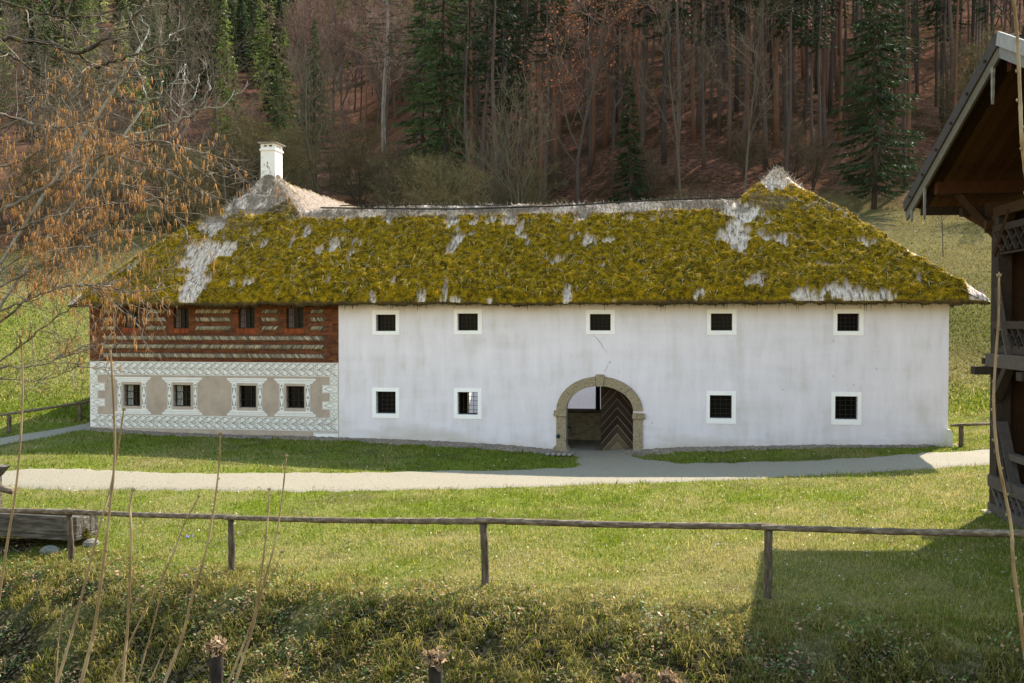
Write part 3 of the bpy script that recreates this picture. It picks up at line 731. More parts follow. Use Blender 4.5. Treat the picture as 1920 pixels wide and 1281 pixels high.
for i in range(420):                             # threads hanging from the eaves
    u = rnd.uniform(UL + .05, UR - .1); L = rnd.choice([.03, .05, .05, .08, .16]) * rnd.uniform(.6, 1.3)
    z = E_Z - .2 + float(eav_n(np.array([u + 2]), 3)[0]); b = rnd.uniform(.5, 1.3)
    mb.tube([(u, E_V + .02, z + .03), (u + rnd.uniform(-.03, .03), E_V + .02, z - L)], [.016, .003], 3, (.05 * b, .045 * b, .02 * b))
mb.build('reed_ends', M_straw, roof, kind='stuff')
# dark poles laid along the ridge
for pts, r in (([(603, 395), (640, 396), (850, 400), (960, 397), (1060, 394), (1200, 386), (1390, 380)], .030), ([(640, 390), (760, 391), (860, 392), (960, 391)], .022)):
    mb = MB(); q = []
    for px, py in pts:
        uv = _roofpt(px, py); uu, vv2 = uv; vv2 = min(vv2, RV - .05)
        q.append((uu, vv2 - .09, float(roof_h(np.array([uu]), np.array([vv2]))[0]) + .14))
    mb.tube(smooth_line(q, 5), r, 6); mb.build('ridge_pole', M_pole, roof)
# ------------------------------------------------------------------ walls
def wall_holes(u0, u1, z0, z1, holes, depth, nu=0, v=0.0, rw=True):
    """front face at v with rectangular openings and their reveals"""
    us = sorted({u0, u1, *[h[0] for h in holes], *[h[1] for h in holes]} | set(np.linspace(u0, u1, max(nu, 2)).tolist()))
    zs = sorted({z0, z1, *[h[2] for h in holes], *[h[3] for h in holes]}); mb = MB()
    for i in range(len(us) - 1):
        for j in range(len(zs) - 1):
            a, b, c, d = us[i], us[i + 1], zs[j], zs[j + 1]; mu, mz = (a + b) / 2, (c + d) / 2
            if any(h[0] < mu < h[1] and h[2] < mz < h[3] for h in holes): continue
            mb.add([(a, v, c), (b, v, c), (b, v, d), (a, v, d)], [(0, 1, 2, 3)])
    for (a, b, c, d) in holes:
        if not rw: break
        q = v + depth
        mb.add([(a, v, c), (a, q, c), (a, q, d), (a, v, d)], [(0, 1, 2, 3)]); mb.add([(b, v, c), (b, v, d), (b, q, d), (b, q, c)], [(0, 1, 2, 3)])
        mb.add([(a, v, d), (a, q, d), (b, q, d), (b, v, d)], [(0, 1, 2, 3)]); mb.add([(a, v, c), (b, v, c), (b, q, c), (a, q, c)], [(0, 1, 2, 3)])
    return mb
WL, WM, WR = fu(167), fu(635), fu(1779)
ZB = 2.63
def rect(px0, px1, py0, py1, v=0.0):
    a, t = fac(px0, py0, v); b, d = fac(px1, py1, v); return (a, b, d, t)
low_gr = [rect(231, 262, 721, 762), rect(324, 357, 722, 763), rect(447, 479.6, 723, 765), rect(536, 570, 724, 766)]
up_br = [rect(231, 260, 579, 614.5), rect(324, 353, 578, 616), rect(446, 476.5, 577.5, 616), rect(536, 568, 577, 616)]
up_wh = [rect(705, 742, 590, 621), rect(858, 896, 588, 620), rect(1106, 1145, 589, 620), rect(1333, 1373, 588, 620), rect(1570, 1611, 588, 621)]
lo_wh = [rect(705, 742, 734, 776), rect(858, 896, 735, 778), rect(1331, 1372, 741, 785), rect(1566, 1608, 743, 787)]
up_fr = [(698, 749, 582, 628), (851, 904, 580, 627), (1099, 1153, 581, 627), (1326, 1381, 580, 628), (1563, 1619, 580, 629)]
lo_fr = [(698, 749, 727, 784), (851, 903, 728, 786), (1325, 1380, 733, 795), (1559, 1615, 735, 797)]
# arch
ua, ub = fu(1061.5), fu(1187.5); uo0, uo1 = fu(1043.5), fu(1205.5)
zsp = fac(1125, 771)[1]; zit = fac(1125, 724)[1]; zot = fac(1125, 706)[1]; zfl = fac(1125, 850)[1]
uc = (ua + ub) / 2; uco = (uo0 + uo1) / 2
hole_arch = (ua, ub, -.4, zit)
ZT = 4.93
mb = wall_holes(WM, WR, -.5, ZT, up_wh + lo_wh + [hole_arch], .34, 60, 0.0)
# spandrels over the arch opening
NA = 28
for i in range(NA):
    t0, t1 = math.pi * i / NA, math.pi * (i + 1) / NA
    p0 = (uc - (ub - ua) / 2 * math.cos(t0), zsp + (zit - zsp) * math.sin(t0)); p1 = (uc - (ub - ua) / 2 * math.cos(t1), zsp + (zit - zsp) * math.sin(t1))
    mb.add([(p0[0], 0, p0[1]), (p1[0], 0, p1[1]), (p1[0], 0, zit), (p0[0], 0, zit)], [(0, 1, 2, 3)])
# right gable wall and a few hidden sides
mb.add([(WR, 0, -.5), (WR, 15, -.5), (WR, 15, ZT), (WR, 0, ZT)], [(0, 1, 2, 3)])
# joint towards the brick end
mb.add([(WM, 0, -.5), (WM, .05, -.5), (WM, .05, ZT), (WM, 0, ZT)], [(3, 2, 1, 0)])
wall_w = mb.build('plaster_wall', M_plaster, house)
BV = .035                                           # the brick end sits a little behind the plaster
mb = wall_holes(WL, WM, ZB, ZT, up_br, .16, 30, BV); mb.add([(WL, BV, ZB), (WL, 15, ZB), (WL, 15, ZT), (WL, BV, ZT)], [(3, 2, 1, 0)])
wall_b = mb.build('brick_wall', M_brick, house)
mb = wall_holes(WL, WM, -.5, ZB, low_gr, .30, 30, BV - .012); mb.add([(WL, BV - .012, -.5), (WL, 15, -.5), (WL, 15, ZB), (WL, BV - .012, ZB)], [(3, 2, 1, 0)])
mb.add([(WL, BV - .012, ZB), (WM, BV - .012, ZB), (WM, BV + .02, ZB), (WL, BV + .02, ZB)], [(0, 1, 2, 3)])
wall_g = mb.build('sgraffito_wall', M_grey, house)
# low footing block at the right corner
mb = MB(); a0, zt = fac(1774, 806, -.12); b0 = fu(1786, -.12)
mb.poly_plate([(a0 - .55, -.5), (b0 + .05, -.5), (b0 + .03, zt - .1), (b0 - .02, zt), (a0 + .02, zt + .02), (a0 - .02, zt - .3), (a0 - .2, .45)], -.14, .9)
mb.build('corner_footing', make_plaster('footing_plaster', (.60, .57, .5), (.70, .68, .62), (.5, .45, .36)), house)

# interior: dark rooms, passage through to the court
mb = MB()
RBK = 5.3
open_b = [(ua - 1.1, ub + .35, -.5, 2.6), (fac(877, 760, 5.3)[0], fac(899, 760, 5.3)[0], .35, 2.5)]
wb = wall_holes(WM - 3, WR - .3, -.5, 5.2, open_b, .3, 0, RBK)
mb.add(wb.v, wb.f)
for x in (WM + .4, ua - 1.35, ub + .55, WR - 4.5, WR - .25, WL + .3, WM - 2.6):                            # partitions
    mb.box(x - .08, x + .08, .40, RBK, -.5, 5.1)
mb.box(WL + .3, WR - .3, .40, RBK, 2.62, 2.78); mb.box(WL + .3, WR - .3, RBK - .05, RBK + .0, 2.78, 5.2)
mb.box(WL + .3, WM - 2.6, RBK, RBK + .2, -.5, 5.1)
for (a, b) in ((WL + .3, ua - 1.4), (ub + .6, WR - .3)): mb.box(a, b, .40, RBK, -.35, -.2)
mb.build('interior', M_int, house)
mb = MB(); mb.box(ua - 1.6, ub + .8, .0, 15, -.35, zfl - .005); mb.build('passage_floor', M_earth, house)
mb = MB(); mb.add([(-3.6, 14.5, -.5), (4.4, 14.5, -.5), (4.4, 14.5, 5.6), (-3.6, 14.5, 5.6)], [(0, 1, 2, 3)])
mb.add([(-3.4, RBK + .5, -.5), (-3.4, 14.5, -.5), (-3.4, 14.5, 4.6), (-3.4, RBK + .5, 4.6)], [(0, 1, 2, 3)]); mb.add([(4.2, RBK + .5, -.5), (4.2, 14.5, -.5), (4.2, 14.5, 4.6), (4.2, RBK + .5, 4.6)], [(3, 2, 1, 0)])
mb.build('court_wall', M_trimwhite, house)
# half-height wall with a plank cap across the back of the passage
q0 = fac(1055, 773, 3.4); q1 = fac(1150, 773, 3.4); zc = q0[1]
mb = MB(); n = 14
for i in range(n):
    a = q0[0] - .5 + (q1[0] + .5 - q0[0] + .5) * i / n; b = q0[0] - .5 + (q1[0] + 1.0 - q0[0]) * (i + 1) / n
    mb.box(a, b, 3.4 + .03 * rnd.random(), 3.75, -.3, zc - .02)
mb.box(q0[0] - .5, q1[0] + .6, 3.33, 3.42, -.3, fac(1090, 808, 3.33)[1])
pw = mb.build('passage_wall', M_earth, house)
mb = MB(); mb.box(q0[0] - .5, q1[0] + .5, 3.28, 3.85, zc - .01, zc + .09); mb.build('wall_cap', make_wood('grey_cap_wood', [(.3, (.09, .065, .05)), (.7, (.22, .17, .14))], (.3, 2, 2)), pw)
a, b = fac(1117, 724, 3.6)[0], fac(1125, 724, 3.6)[0]
mb = MB(); mb.box(a, b, 3.55, 3.7, zc + .09, 2.62); mb.build('passage_post', M_darkwood, house)

# ------------------------------------------------------------------ windows
def grille(mb, r, v, nx, nz, w=.012):
    a, b, c, d = r
    for i in range(1, nx): x = a + (b - a) * i / nx; mb.box(x - w / 2, x + w / 2, v, v + w, c, d)
    for j in range(1, nz): z = c + (d - c) * j / nz; mb.box(a, b, v - w, v - .001, z - w / 2, z + w / 2)
def band(fr, inner, v0, v1, mat, parent, name='window'):
    a, b, c, d = rect(*fr); e, f, g, h = inner; mb = MB()
    mb.box(a, e, v0, v1, c, d); mb.box(f, b, v0, v1, c, d); mb.box(e, f, v0, v1, h, d); mb.box(e, f, v0, v1, c, g)
    return mb.build(name, mat, parent)
for fr, r in zip(up_fr + lo_fr, up_wh + lo_wh):
    w = band(fr, r, -.014, .004, M_trimwhite, house)
    low = fr in lo_fr
    see = fr == lo_fr[1]
    mb = MB(); v = .13
    t = .03
    mb.box(r[0], r[0] + t, v + .07, v + .13, r[2], r[3]); mb.box(r[1] - t, r[1], v + .07, v + .13, r[2], r[3])
    mb.box(r[0] + t, r[1] - t, v + .07, v + .13, r[2], r[2] + t); mb.box(r[0] + t, r[1] - t, v + .07, v + .13, r[3] - t, r[3])
    mb.build('window_sash', M_darkwood, w)
    mb = MB(); grille(mb, r, v, 4 if low else 5, 5 if low else 4); mb.build('window_grille', M_iron, w)
    if not see:
        mb = MB(); mb.add([(r[0] + t, v + .1, r[2] + t), (r[1] - t, v + .1, r[2] + t), (r[1] - t, v + .1, r[3] - t), (r[0] + t, v + .1, r[3] - t)], [(0, 1, 2, 3)])
        mb.build('window_pane', M_glass, w)
for i, r in enumerate(low_gr + up_br):
    low = i < 4; v = BV + (.17 if low else .09); t = .028
    mb = MB(); m_ = (r[0] + r[1]) / 2 + .06
    mb.box(r[0], r[0] + t, v, v + .05, r[2], r[3]); mb.box(r[1] - t, r[1], v, v + .05, r[2], r[3]); mb.box(r[0] + t, r[1] - t, v, v + .05, r[2], r[2] + t); mb.box(r[0] + t, r[1] - t, v, v + .05, r[3] - t, r[3])
    mb.box(m_ - .02, m_ + .02, v + .002, v + .048, r[2] + t, r[3] - t)
    for k in (1, 2): z = r[2] + (r[3] - r[2]) * k / 3; mb.box(r[0] + t, m_ - .02, v + .01, v + .04, z - .01, z + .01); mb.box(m_ + .02, r[1] - t, v + .01, v + .04, z - .01, z + .01)
    w = mb.build('window', M_darkwood, house)
    mb = MB(); mb.add([(r[0] + t, v + .03, r[2] + t), (r[1] - t, v + .03, r[2] + t), (r[1] - t, v + .03, r[3] - t), (r[0] + t, v + .03, r[3] - t)], [(0, 1, 2, 3)]); mb.build('window_pane', M_glass, w)
    if not low or i in (0, 1):
        mb = MB(); x1 = r[0] + t + (r[1] - r[0]) * .34; n = 5                              # pale curtain behind the left casement
        for k in range(n): xa = r[0] + t + (x1 - r[0] - t) * k / n; xb = r[0] + t + (x1 - r[0] - t) * (k + 1) / n; mb.add([(xa, v + .022 - .01 * (k % 2), r[2] + t), (xb, v + .022 - .01 * ((k + 1) % 2), r[2] + t), (xb, v + .022 - .01 * ((k + 1) % 2), r[3] - t), (xa, v + .022 - .01 * (k % 2), r[3] - t)], [(0, 1, 2, 3)])
        mb.build('curtain', M_curtain if not low else simple('pale_curtain_%d' % i, [(.3, (.26, .25, .23)), (.7, (.40, .39, .36))], 14, (1, 1, .3), .95, .3), w)
    mb = MB(); vg = BV + (.10 if low else .05)
    if low:                                            # wavy wrought bars bulging a little
        for k in range(4):
            x = r[0] + .03 + (r[1] - r[0] - .06) * k / 3
            mb.tube([(x + .03 * math.sin(j * 1.57 + k * 3.14), vg - .02 * math.sin(j / 8 * 3.14), r[2] + (r[3] - r[2]) * j / 8) for j in range(9)], .008, 4)
        for k in (1, 2): z = r[2] + (r[3] - r[2]) * k / 3; mb.tube([(r[0], vg, z), (r[1], vg, z)], .008, 4)
    else: grille(mb, r, vg, 3, 3, .012)
    mb.build('window_grille', M_iron, w)

# ------------------------------------------------------------------ stone courses in the brickwork
def course(px0, px1, py0, py1, lean):
    (a, z1), (b, _), (_, z0) = fac(px0, (py0 + py1) / 2), fac(px1, py0), fac(px0, py1)
    z1 = fac(px0, py0)[1]; mb = MB(); x = a; h = z1 - z0
    while x < b - .03:
        w = rnd.uniform(.05, .10); L = h * rnd.uniform(.95, 1.12); br = rnd.uniform(.5, 1.35)
        c = rnd.choice([(.27, .21, .15), (.30, .25, .185), (.21, .175, .14), (.34, .27, .19)]); c = tuple(min(q * br * 1.4, .8) for q in c)
        cx_, cz = x + w / 2, (z0 + z1) / 2; sl = lean * rnd.uniform(.7, 1.1); pts = []; n = 8
        for k in range(n):
            t = 2 * math.pi * k / n + .39; s_ = math.copysign(abs(math.sin(t)) ** .7, math.sin(t)); c_ = math.copysign(abs(math.cos(t)) ** .8, math.cos(t))
            lz = s_ * L / 2; pts.append((cx_ + c_ * w / 2 * .93 + sl * lz, cz + lz))
        vs = [(p[0], BV - .004, p[1]) for p in pts] + [(cx_ + (p[0] - cx_) * .6, BV - .05, cz + (p[1] - cz) * .75) for p in pts] + [(cx_, BV - .06, cz)]
        mb.add(vs, [(k, (k + 1) % n, n + (k + 1) % n, n + k) for k in range(n)] + [(n + k, n + (k + 1) % n, 2 * n) for k in range(n)], c)
        x += w * .98 + .004
    mb.build('stone_course', M_cobble, wall_b, False)
    # dark mortar bed the stones sit in
    mb = MB(); mb.box(a - .02, b + .05, BV - .003, BV + .01, z0 - .01, z1 + .01); return mb
M_bed = simple('mortar_bed', [(.3, (.05, .035, .025)), (.7, (.12, .09, .06))], 12, (1, 1, 1), .95, .4)
beds = MB()
for py0, py1, ln in ((629.5, 637.5, -.75), (645.5, 653.5, .75), (662, 670, -.75)):
    q = course(193, 605, py0, py1, ln); beds.add(q.v, q.f)
for py0, py1, ln in ((580, 588, .75), (595, 603, -.75), (611.5, 619.5, .75)):
    for p0, p1 in ((191, 215), (273, 307), (367, 430), (491, 519), (583, 605)):
        q = course(p0, p1, py0, py1, ln); beds.add(q.v, q.f)
beds.build('mortar_bed', M_bed, wall_b)
# soldier course of bricks under each upper window
mb = MB()
for r in up_br:
    n = 9
    for k in range(n):
        a = r[0] - .04 + (r[1] - r[0] + .08) * k / n; w = (r[1] - r[0] + .08) / n * .86; br = rnd.uniform(.6, 1.2)
        mb.box(a, a + w, BV - .012, BV + .05, r[2] - .15, r[2] - .005, (.24 * br, .06 * br, .025 * br))
mb.build('brick_sill', M_cobble, wall_b)

# ------------------------------------------------------------------ sgraffito ornament
SV = BV - .012
orn, lin = MB(), MB()
def plate(pts): orn.poly_plate(pts, SV - .006, SV + .001)
def prect(a, b, c, d): plate([(a, c), (b, c), (b, d), (a, d)])
def dash(a, b, z, horizontal=True, step=.05):
    n = max(int((b - a) / step), 1)
    for i in range(n):
        t = a + (b - a) * (i + .25) / n
        if horizontal: lin.box(t, t + step * .5, SV - .008, SV - .004, z - .009, z + .009)
        else: lin.box(z - .009, z + .009, SV - .008, SV - .004, t, t + step * .5)
def scrolls(z0, z1):
    prect(WL + .01, WM - .03, z0, z1)
    zm = (z0 + z1) / 2; dash(WL + .05, WM - .06, z1 - .02); dash(WL + .05, WM - .06, z0 + .02); lin.box(WL + .03, WM - .05, SV - .009, SV - .004, zm - .007, zm + .007)
    for c0, h, sg in (((z1 + zm) / 2 - .008, (z1 - zm) - .05, 1), ((z0 + zm) / 2 + .008, (z1 - zm) - .05, -1)):
        p = .285; n = int((WM - WL - .15) / p)
        for i in range(n):
            x = WL + .08 + p * i
            for ph in (0.0, .05):
                pts = []
                for k in range(13):
                    t = k / 12; pts.append((x + ph + p * 1.15 * t, c0 + sg * h / 2 * -math.cos(math.pi * t) * (1 if 0 < k < 12 else .96)))
                lin.ribbon(pts, .012 if ph else .016, SV - .0085 - .0008 * (i % 2) - (.0004 if ph else 0))
            cx_ = x + p * .93
            lin.ribbon([(cx_ + .038 * math.cos(a), c0 + .038 * math.sin(a)) for a in np.linspace(0, 6.283, 11)], .013, SV - .0105)
            lin.ribbon([(x + p * .35, c0 + sg * h * .42), (x + p * .55, c0 + sg * h * .34), (x + p * .66, c0 + sg * h * .12)], [.006, .03, .006], SV - .011)
            lin.ribbon([(x + p * .5, c0 - sg * h * .46), (x + p * .62, c0 - sg * h * .36), (x + p * .85, c0 - sg * h * .40)], [.006, .024, .006], SV - .0115)
scrolls(2.19, 2.62); scrolls(.48, .90)
def diamond(cx_, cz, a, b):
    lin.ribbon([(cx_ - a, cz), (cx_, cz + b), (cx_ + a, cz), (cx_, cz - b), (cx_ - a, cz)], .017, SV - .009)
for side in (0, 1):
    for k in range(5):
        z0 = .905 + k * .257; z1 = z0 + .25; w = .52 if k % 2 else .27
        a, b = (WL + .01, WL + .01 + w) if side == 0 else (WM - .03 - w, WM - .03)
        prect(a, b, z0, z1); cx_ = (a + b) / 2; cz = (z0 + z1) / 2
        diamond(cx_, cz, .19 if k % 2 else .085, .075)
        dash(a + .02, b - .02, z1 - .018); dash(a + .02, b - .02, z0 + .018); dash(z0 + .02, z1 - .02, a + .02, False); dash(z0 + .02, z1 - .02, b - .02, False)
for p0, p1 in ((168, 211), (587, 633)):
    a, b = fu(p0), fu(p1); prect(a, b, .24 if p0 < 300 else .22, .44); z0, z1 = (.26, .42)
    lin.ribbon([(a + .04, z0), (b - .04, z0), (b - .04, z1), (a + .04, z1), (a + .04, z0)], .014, SV - .009)
for i, r in enumerate(low_gr):
    c = [(214, 281), (303, 377.5), (424.6, 500), (513.5, 591)][i]
    a, b = fu(c[0]), fu(c[1]); pl = [((218, 226.5), (264, 273)), ((312, 321), (361, 369)), ((433, 443), (482, 491)), ((522.5, 532), (571.5, 581))][i]
    zt = 2.12; zt0 = 1.965; zb = .93; zb0 = 1.09
    s = .11
    plate([(a + s, zt0), (b - s, zt0), (b - s + .03, zt0 + .05), (b - .03, zt0 + .09), (b, zt0 + .11), (b, zt), (a, zt), (a, zt0 + .11), (a + .03, zt0 + .09), (a + s - .03, zt0 + .05)])
    plate([(a, zb), (b, zb), (b, zb + .05), (b - .03, zb + .07), (b - s + .03, zb + .11), (b - s, zb0), (a + s, zb0), (a + s - .03, zb + .11), (a + .03, zb + .07), (a, zb + .05)])
    for z in (zt - .05, zt - .10): lin.box(a + .05, b - .05, SV - .008, SV - .004, z - .004, z + .004)
    for z in (zb + .05, zb + .10): lin.box(a + .05, b - .05, SV - .008, SV - .004, z - .004, z + .004)
    for q0_, q1_ in pl:
        x0, x1 = fu(q0_), fu(q1_); prect(x0, x1, zb0 + .004, zt0 - .004); m_ = (x0 + x1) / 2; hw = (x1 - x0) / 2 - .028; zm = (zb0 + zt0) / 2
        lin.ribbon([(m_ + .032 * math.cos(t), zm + .032 * math.sin(t)) for t in np.linspace(0, 6.283, 9)], .028, SV - .009)
        for sg in (1, -1):
            lin.add([(m_ - hw, SV - .008, zm + sg * .06), (m_ - hw, SV - .008, zm + sg * .29), (m_ - .012, SV - .008, zm + sg * .29)], [(0, 1, 2) if sg < 0 else (0, 2, 1)])
            lin.add([(m_ + hw, SV - .008, zm + sg * .06), (m_ + hw, SV - .008, zm + sg * .29), (m_ + .012, SV - .008, zm + sg * .29)], [(0, 2, 1) if sg < 0 else (0, 1, 2)])
            for t in range(3): an = t * math.pi / 3 + .5; lin.ribbon([(m_ - .045 * math.cos(an), zm + sg * .36 - .045 * math.sin(an)), (m_ + .045 * math.cos(an), zm + sg * .36 + .045 * math.sin(an))], .014, SV - .0085 - .0005 * t)
        lin.ribbon([(x0 + .014, zb0 + .02), (x0 + .014, zt0 - .02)], .01, SV - .008); lin.ribbon([(x1 - .014, zb0 + .02), (x1 - .014, zt0 - .02)], .01, SV - .008)
orn.build('ornament_panel', M_orn, wall_g); lin.build('ornament_line', M_line, wall_g)

# ------------------------------------------------------------------ stone arch, door leaf, grate, crack
mb = MB()
def ring(t): return (uc - (ub - ua) / 2 * math.cos(t), zsp + (zit - zsp) * math.sin(t)), (uco - (uo1 - uo0) / 2 * math.cos(t), zsp + (zot - zsp) * math.sin(t))
def voussoir(t0, t1, v0):
    n = 9; inn = [ring(t0 + (t1 - t0) * k / n)[0] for k in range(n + 1)]; out = [ring(t0 + (t1 - t0) * k / n)[1] for k in range(n + 1)]
    o = len(mb.v); vs = []
    for k in range(n + 1): vs += [(inn[k][0], v0, inn[k][1]), (out[k][0], v0, out[k][1]), (inn[k][0], .36, inn[k][1]), (out[k][0], .02, out[k][1])]
    fs = []
    for k in range(n): a = 4 * k; b = a + 4; fs += [(a, b, b + 1, a + 1), (a, a + 2, b + 2, b), (a + 1, b + 1, b + 3, a + 3)]
    fs += [(0, 1, 3, 2), (4 * n, 4 * n + 2, 4 * n + 3, 4 * n + 1)]; mb.add(vs, fs)
for t0, t1, v0 in ((.02, .62, -.055), (.635, 1.47, -.05), (1.67, 2.38, -.058), (2.395, 3.12, -.05)): voussoir(t0, t1, v0)
for (x0, x1) in ((uo0, ua), (ub, uo1)):
    mb.box(x0, x1, -.05, .36, zfl - .2, zsp - .17)
k0, k1 = fu(1038.5), fu(1062.5)
arch = mb.build('door_arch', M_arch, house)
def stone(name, pts, v0, v1, parent, mat=M_arch):
    m_ = MB(); m_.poly_plate(pts, v0, v1); o = m_.build(name, mat, parent); b = o.modifiers.new('soft', 'BEVEL'); b.width = .02; b.segments = 2; return o
for p0, p1, dz in ((1038.5, 1062.5, 0), (1186, 1210, -.045)):
    x0, x1 = fu(p0), fu(p1); stone('impost', [(x0, zsp - .165 + dz), (x1, zsp - .17 + dz), (x1, zsp + .0 + dz), (x0 + .01, zsp + .01 + dz)], -.10, .37, arch)
x0, x1 = fu(1116.5), fu(1134.5); stone('keystone', [(x0 + .05, zit - .02), (x1 - .06, zit - .02), (x1, zot + .03), (x1 - .05, zot + .065), (x0 + .03, zot + .065), (x0, zot + .03)], -.11, .36, arch)
x0, x1 = fu(1034), fu(1070); stone('plinth_stone', [(x0 - .05, zfl - .3), (x1 - .02, zfl - .3), (x1, zfl + .02), (x1 - .12, zfl + .21), (x0 + .12, zfl + .21), (x0, zfl + .05)], -.22, .35, arch)
x0, x1 = fu(1183), fu(1213); stone('plinth_stone', [(x0, zfl - .3), (x1, zfl - .3), (x1, zfl + .12), (x1 - .1, zfl + .17), (x0 + .08, zfl + .15), (x0, zfl)], -.16, .35, arch)
mb = MB(); x0, z0 = fac(1047, 818); mb.tube([(x0, -.066, z0), (x0, -.05, z0)], .065, 14, (.03, .04, .035)); mb.build('round_plate', M_cobble, arch)
# door leaf of chevron boards, right half, standing just inside the arch
dl0, dl1 = fac(1126, 800, .30)[0], fac(1190, 800, .30)[0]; dm = fac(1157, 800, .30)[0]; dv = .385
zb_ = zfl + .02
leaf = empty('door_leaf'); leaf.parent = house
mb = MB(); mb.box(dl0, dl1, dv + .035, dv + .07, zb_, 2.55, (.03, .02, .016)); door_bd = mb
def clip_poly(pts, f):
    out = []
    for i in range(len(pts)):
        a, b = pts[i], pts[(i + 1) % len(pts)]; fa, fb = f(a), f(b)
        if fa >= 0: out.append(a)
        if (fa >= 0) != (fb >= 0): t = fa / (fa - fb); out.append((a[0] + (b[0] - a[0]) * t, a[1] + (b[1] - a[1]) * t))
    return out
mb = MB(); bars = MB(); pitch = .262; slope = 1.18
k = -6
while k < 16:
    zc_ = zb_ + k * pitch - .25
    for sg in (-1, 1):
        xa = dl0 if sg < 0 else dl1
        # band between two parallel lines falling away from the middle
        f0 = lambda x: zc_ - slope * abs(x - dm); pl = [(dm, zc_ + .012), (dm, zc_ + pitch - .012), (xa, f0(xa) + pitch - .012), (xa, f0(xa) + .012)]
        if sg > 0: pl = pl[::-1]
        for lim in (lambda p: p[1] - zb_, lambda p: 2.5 - p[1]): pl = clip_poly(pl, lim) if len(pl) > 2 else pl
        if len(pl) > 2:
            if sum(pl[i][0] * pl[(i + 1) % len(pl)][1] - pl[(i + 1) % len(pl)][0] * pl[i][1] for i in range(len(pl))) < 0: pl = pl[::-1]
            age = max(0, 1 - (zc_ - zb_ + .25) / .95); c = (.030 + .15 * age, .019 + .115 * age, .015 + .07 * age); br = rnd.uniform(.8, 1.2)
            mb.poly_plate(pl, dv, dv + .03, tuple(q * br for q in c))
        rl = [(dm, zc_ - .014), (dm, zc_ + .014), (xa, f0(xa) + .014), (xa, f0(xa) - .014)]
        if sg > 0: rl = rl[::-1]
        for lim in (lambda p: p[1] - zb_, lambda p: 2.5 - p[1]): rl = clip_poly(rl, lim) if len(rl) > 2 else rl
        if len(rl) > 2:
            if sum(rl[i][0] * rl[(i + 1) % len(rl)][1] - rl[(i + 1) % len(rl)][0] * rl[i][1] for i in range(len(rl))) < 0: rl = rl[::-1]
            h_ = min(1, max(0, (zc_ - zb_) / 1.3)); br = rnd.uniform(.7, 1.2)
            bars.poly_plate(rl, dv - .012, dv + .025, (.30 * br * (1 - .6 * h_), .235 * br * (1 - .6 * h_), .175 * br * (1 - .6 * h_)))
    k += 1
mb.build('chevron_board', M_door, leaf); bars.build('chevron_batten', M_door, leaf); door_bd.build('door_back', M_door, leaf)
mb = MB(); x, z = fac(1064, 800, .3); x2, z2 = fac(1067, 802, .3)
mb.tube([(ua + .0, .33, z), (ua + .12, .33, z2 - .01)], .022, 5); mb.tube([(ua + .10, .33, z2), (ua + .10, .33, z2 - .14)], .012, 5); mb.build('door_catch', M_iron, house)
# crack running from the upper window to the keystone
mb = MB(); cr = [(1111, 620), (1115, 631), (1119, 634), (1127, 645), (1131, 655), (1139, 661)]; c2 = [(1144, 677), (1141, 683), (1137, 692), (1132, 698)]
for q in (cr, c2):
    pts = []
    for i in range(len(q) - 1):
        for t in (0, .5): pts.append((q[i][0] + (q[i + 1][0] - q[i][0]) * t + rnd.uniform(-1, 1), q[i][1] + (q[i + 1][1] - q[i][1]) * t))
    pts.append(q[-1]); mb.ribbon([fac(*p) for p in pts], [rnd.uniform(.005, .014) for _ in pts], -.003)
for p in [(1003 + 640, 690), (1562, 704), (1562, 638), (1600, 720), (1144, 678), (1222, 792), (1467, 729)]: a, z = fac(*p); mb.ribbon([(a, z), (a + .02, z - .05)], [.02, .008], -.003)
mb.build('wall_crack', simple('crack', [(.3, (.10, .09, .08)), (.7, (.2, .19, .18))], 9, (1, 1, 1), .95, 0), wall_w)

# ------------------------------------------------------------------ chimney
M_chim = simple('chimney_limewash', [(.28, (.45, .38, .34)), (.36, (.72, .68, .67)), (.7, (.82, .78, .775))], 3, (1, 1, .7), .9, .3, .02)
ch = empty('chimney'); ch.parent = house
cu, cv = AL[0], AL[1] + .12; hw, hd = .27, .33; zb0 = 8.9
zt = at(507, 268, 35.4).z; zc1 = at(507, 282, 35.4).z
mb = MB(); mb.box(cu - hw, cu + hw, cv - hd, cv + hd, zb0, zc1); mb.box(cu - hw - .035, cu + hw + .035, cv - hd - .035, cv + hd + .035, zc1, zc1 + .06)
z2 = zc1 + .06; z3 = zt - .02
zo0, zo1 = z2 + .07, z3 - .05
for v0, v1 in ((cv - hd, cv - hd + .09), (cv + hd - .09, cv + hd)):
    mb.box(cu - hw, cu + hw, v0, v1, z2, zo0); mb.box(cu - hw, cu + hw, v0, v1, zo1, z3)
    for x0, x1 in ((cu - hw, cu - .16), (cu - .04, cu + .03), (cu + .16, cu + hw)): mb.box(x0, x1, v0, v1, zo0, zo1)
for x0, x1 in ((cu - hw, cu - hw + .09), (cu + hw - .09, cu + hw)):
    mb.box(x0, x1, cv - hd + .09, cv + hd - .09, z2, zo0); mb.box(x0, x1, cv - hd + .09, cv + hd - .09, zo1, z3)
    for v0, v1 in ((cv - hd + .09, cv - .17), (cv - .04, cv + .03), (cv + .16, cv + hd - .09)): mb.box(x0, x1, v0, v1, zo0, zo1)
shaft = mb.build('chimney_shaft', M_chim, ch)
mb = MB(); mb.box(cu - .10, cu + .08, cv - .1, cv + .1, z2 + .005, z3); mb.box(cu - .012, cu + .012, cv - hd + .12, cv + hd - .12, z2 + .001, z3 - .001); mb.build('flue_core', simple('flue_black', [(.3, (.006, .005, .005)), (.7, (.02, .018, .016))], 8), ch)  # solid black core standing behind the chimney openings
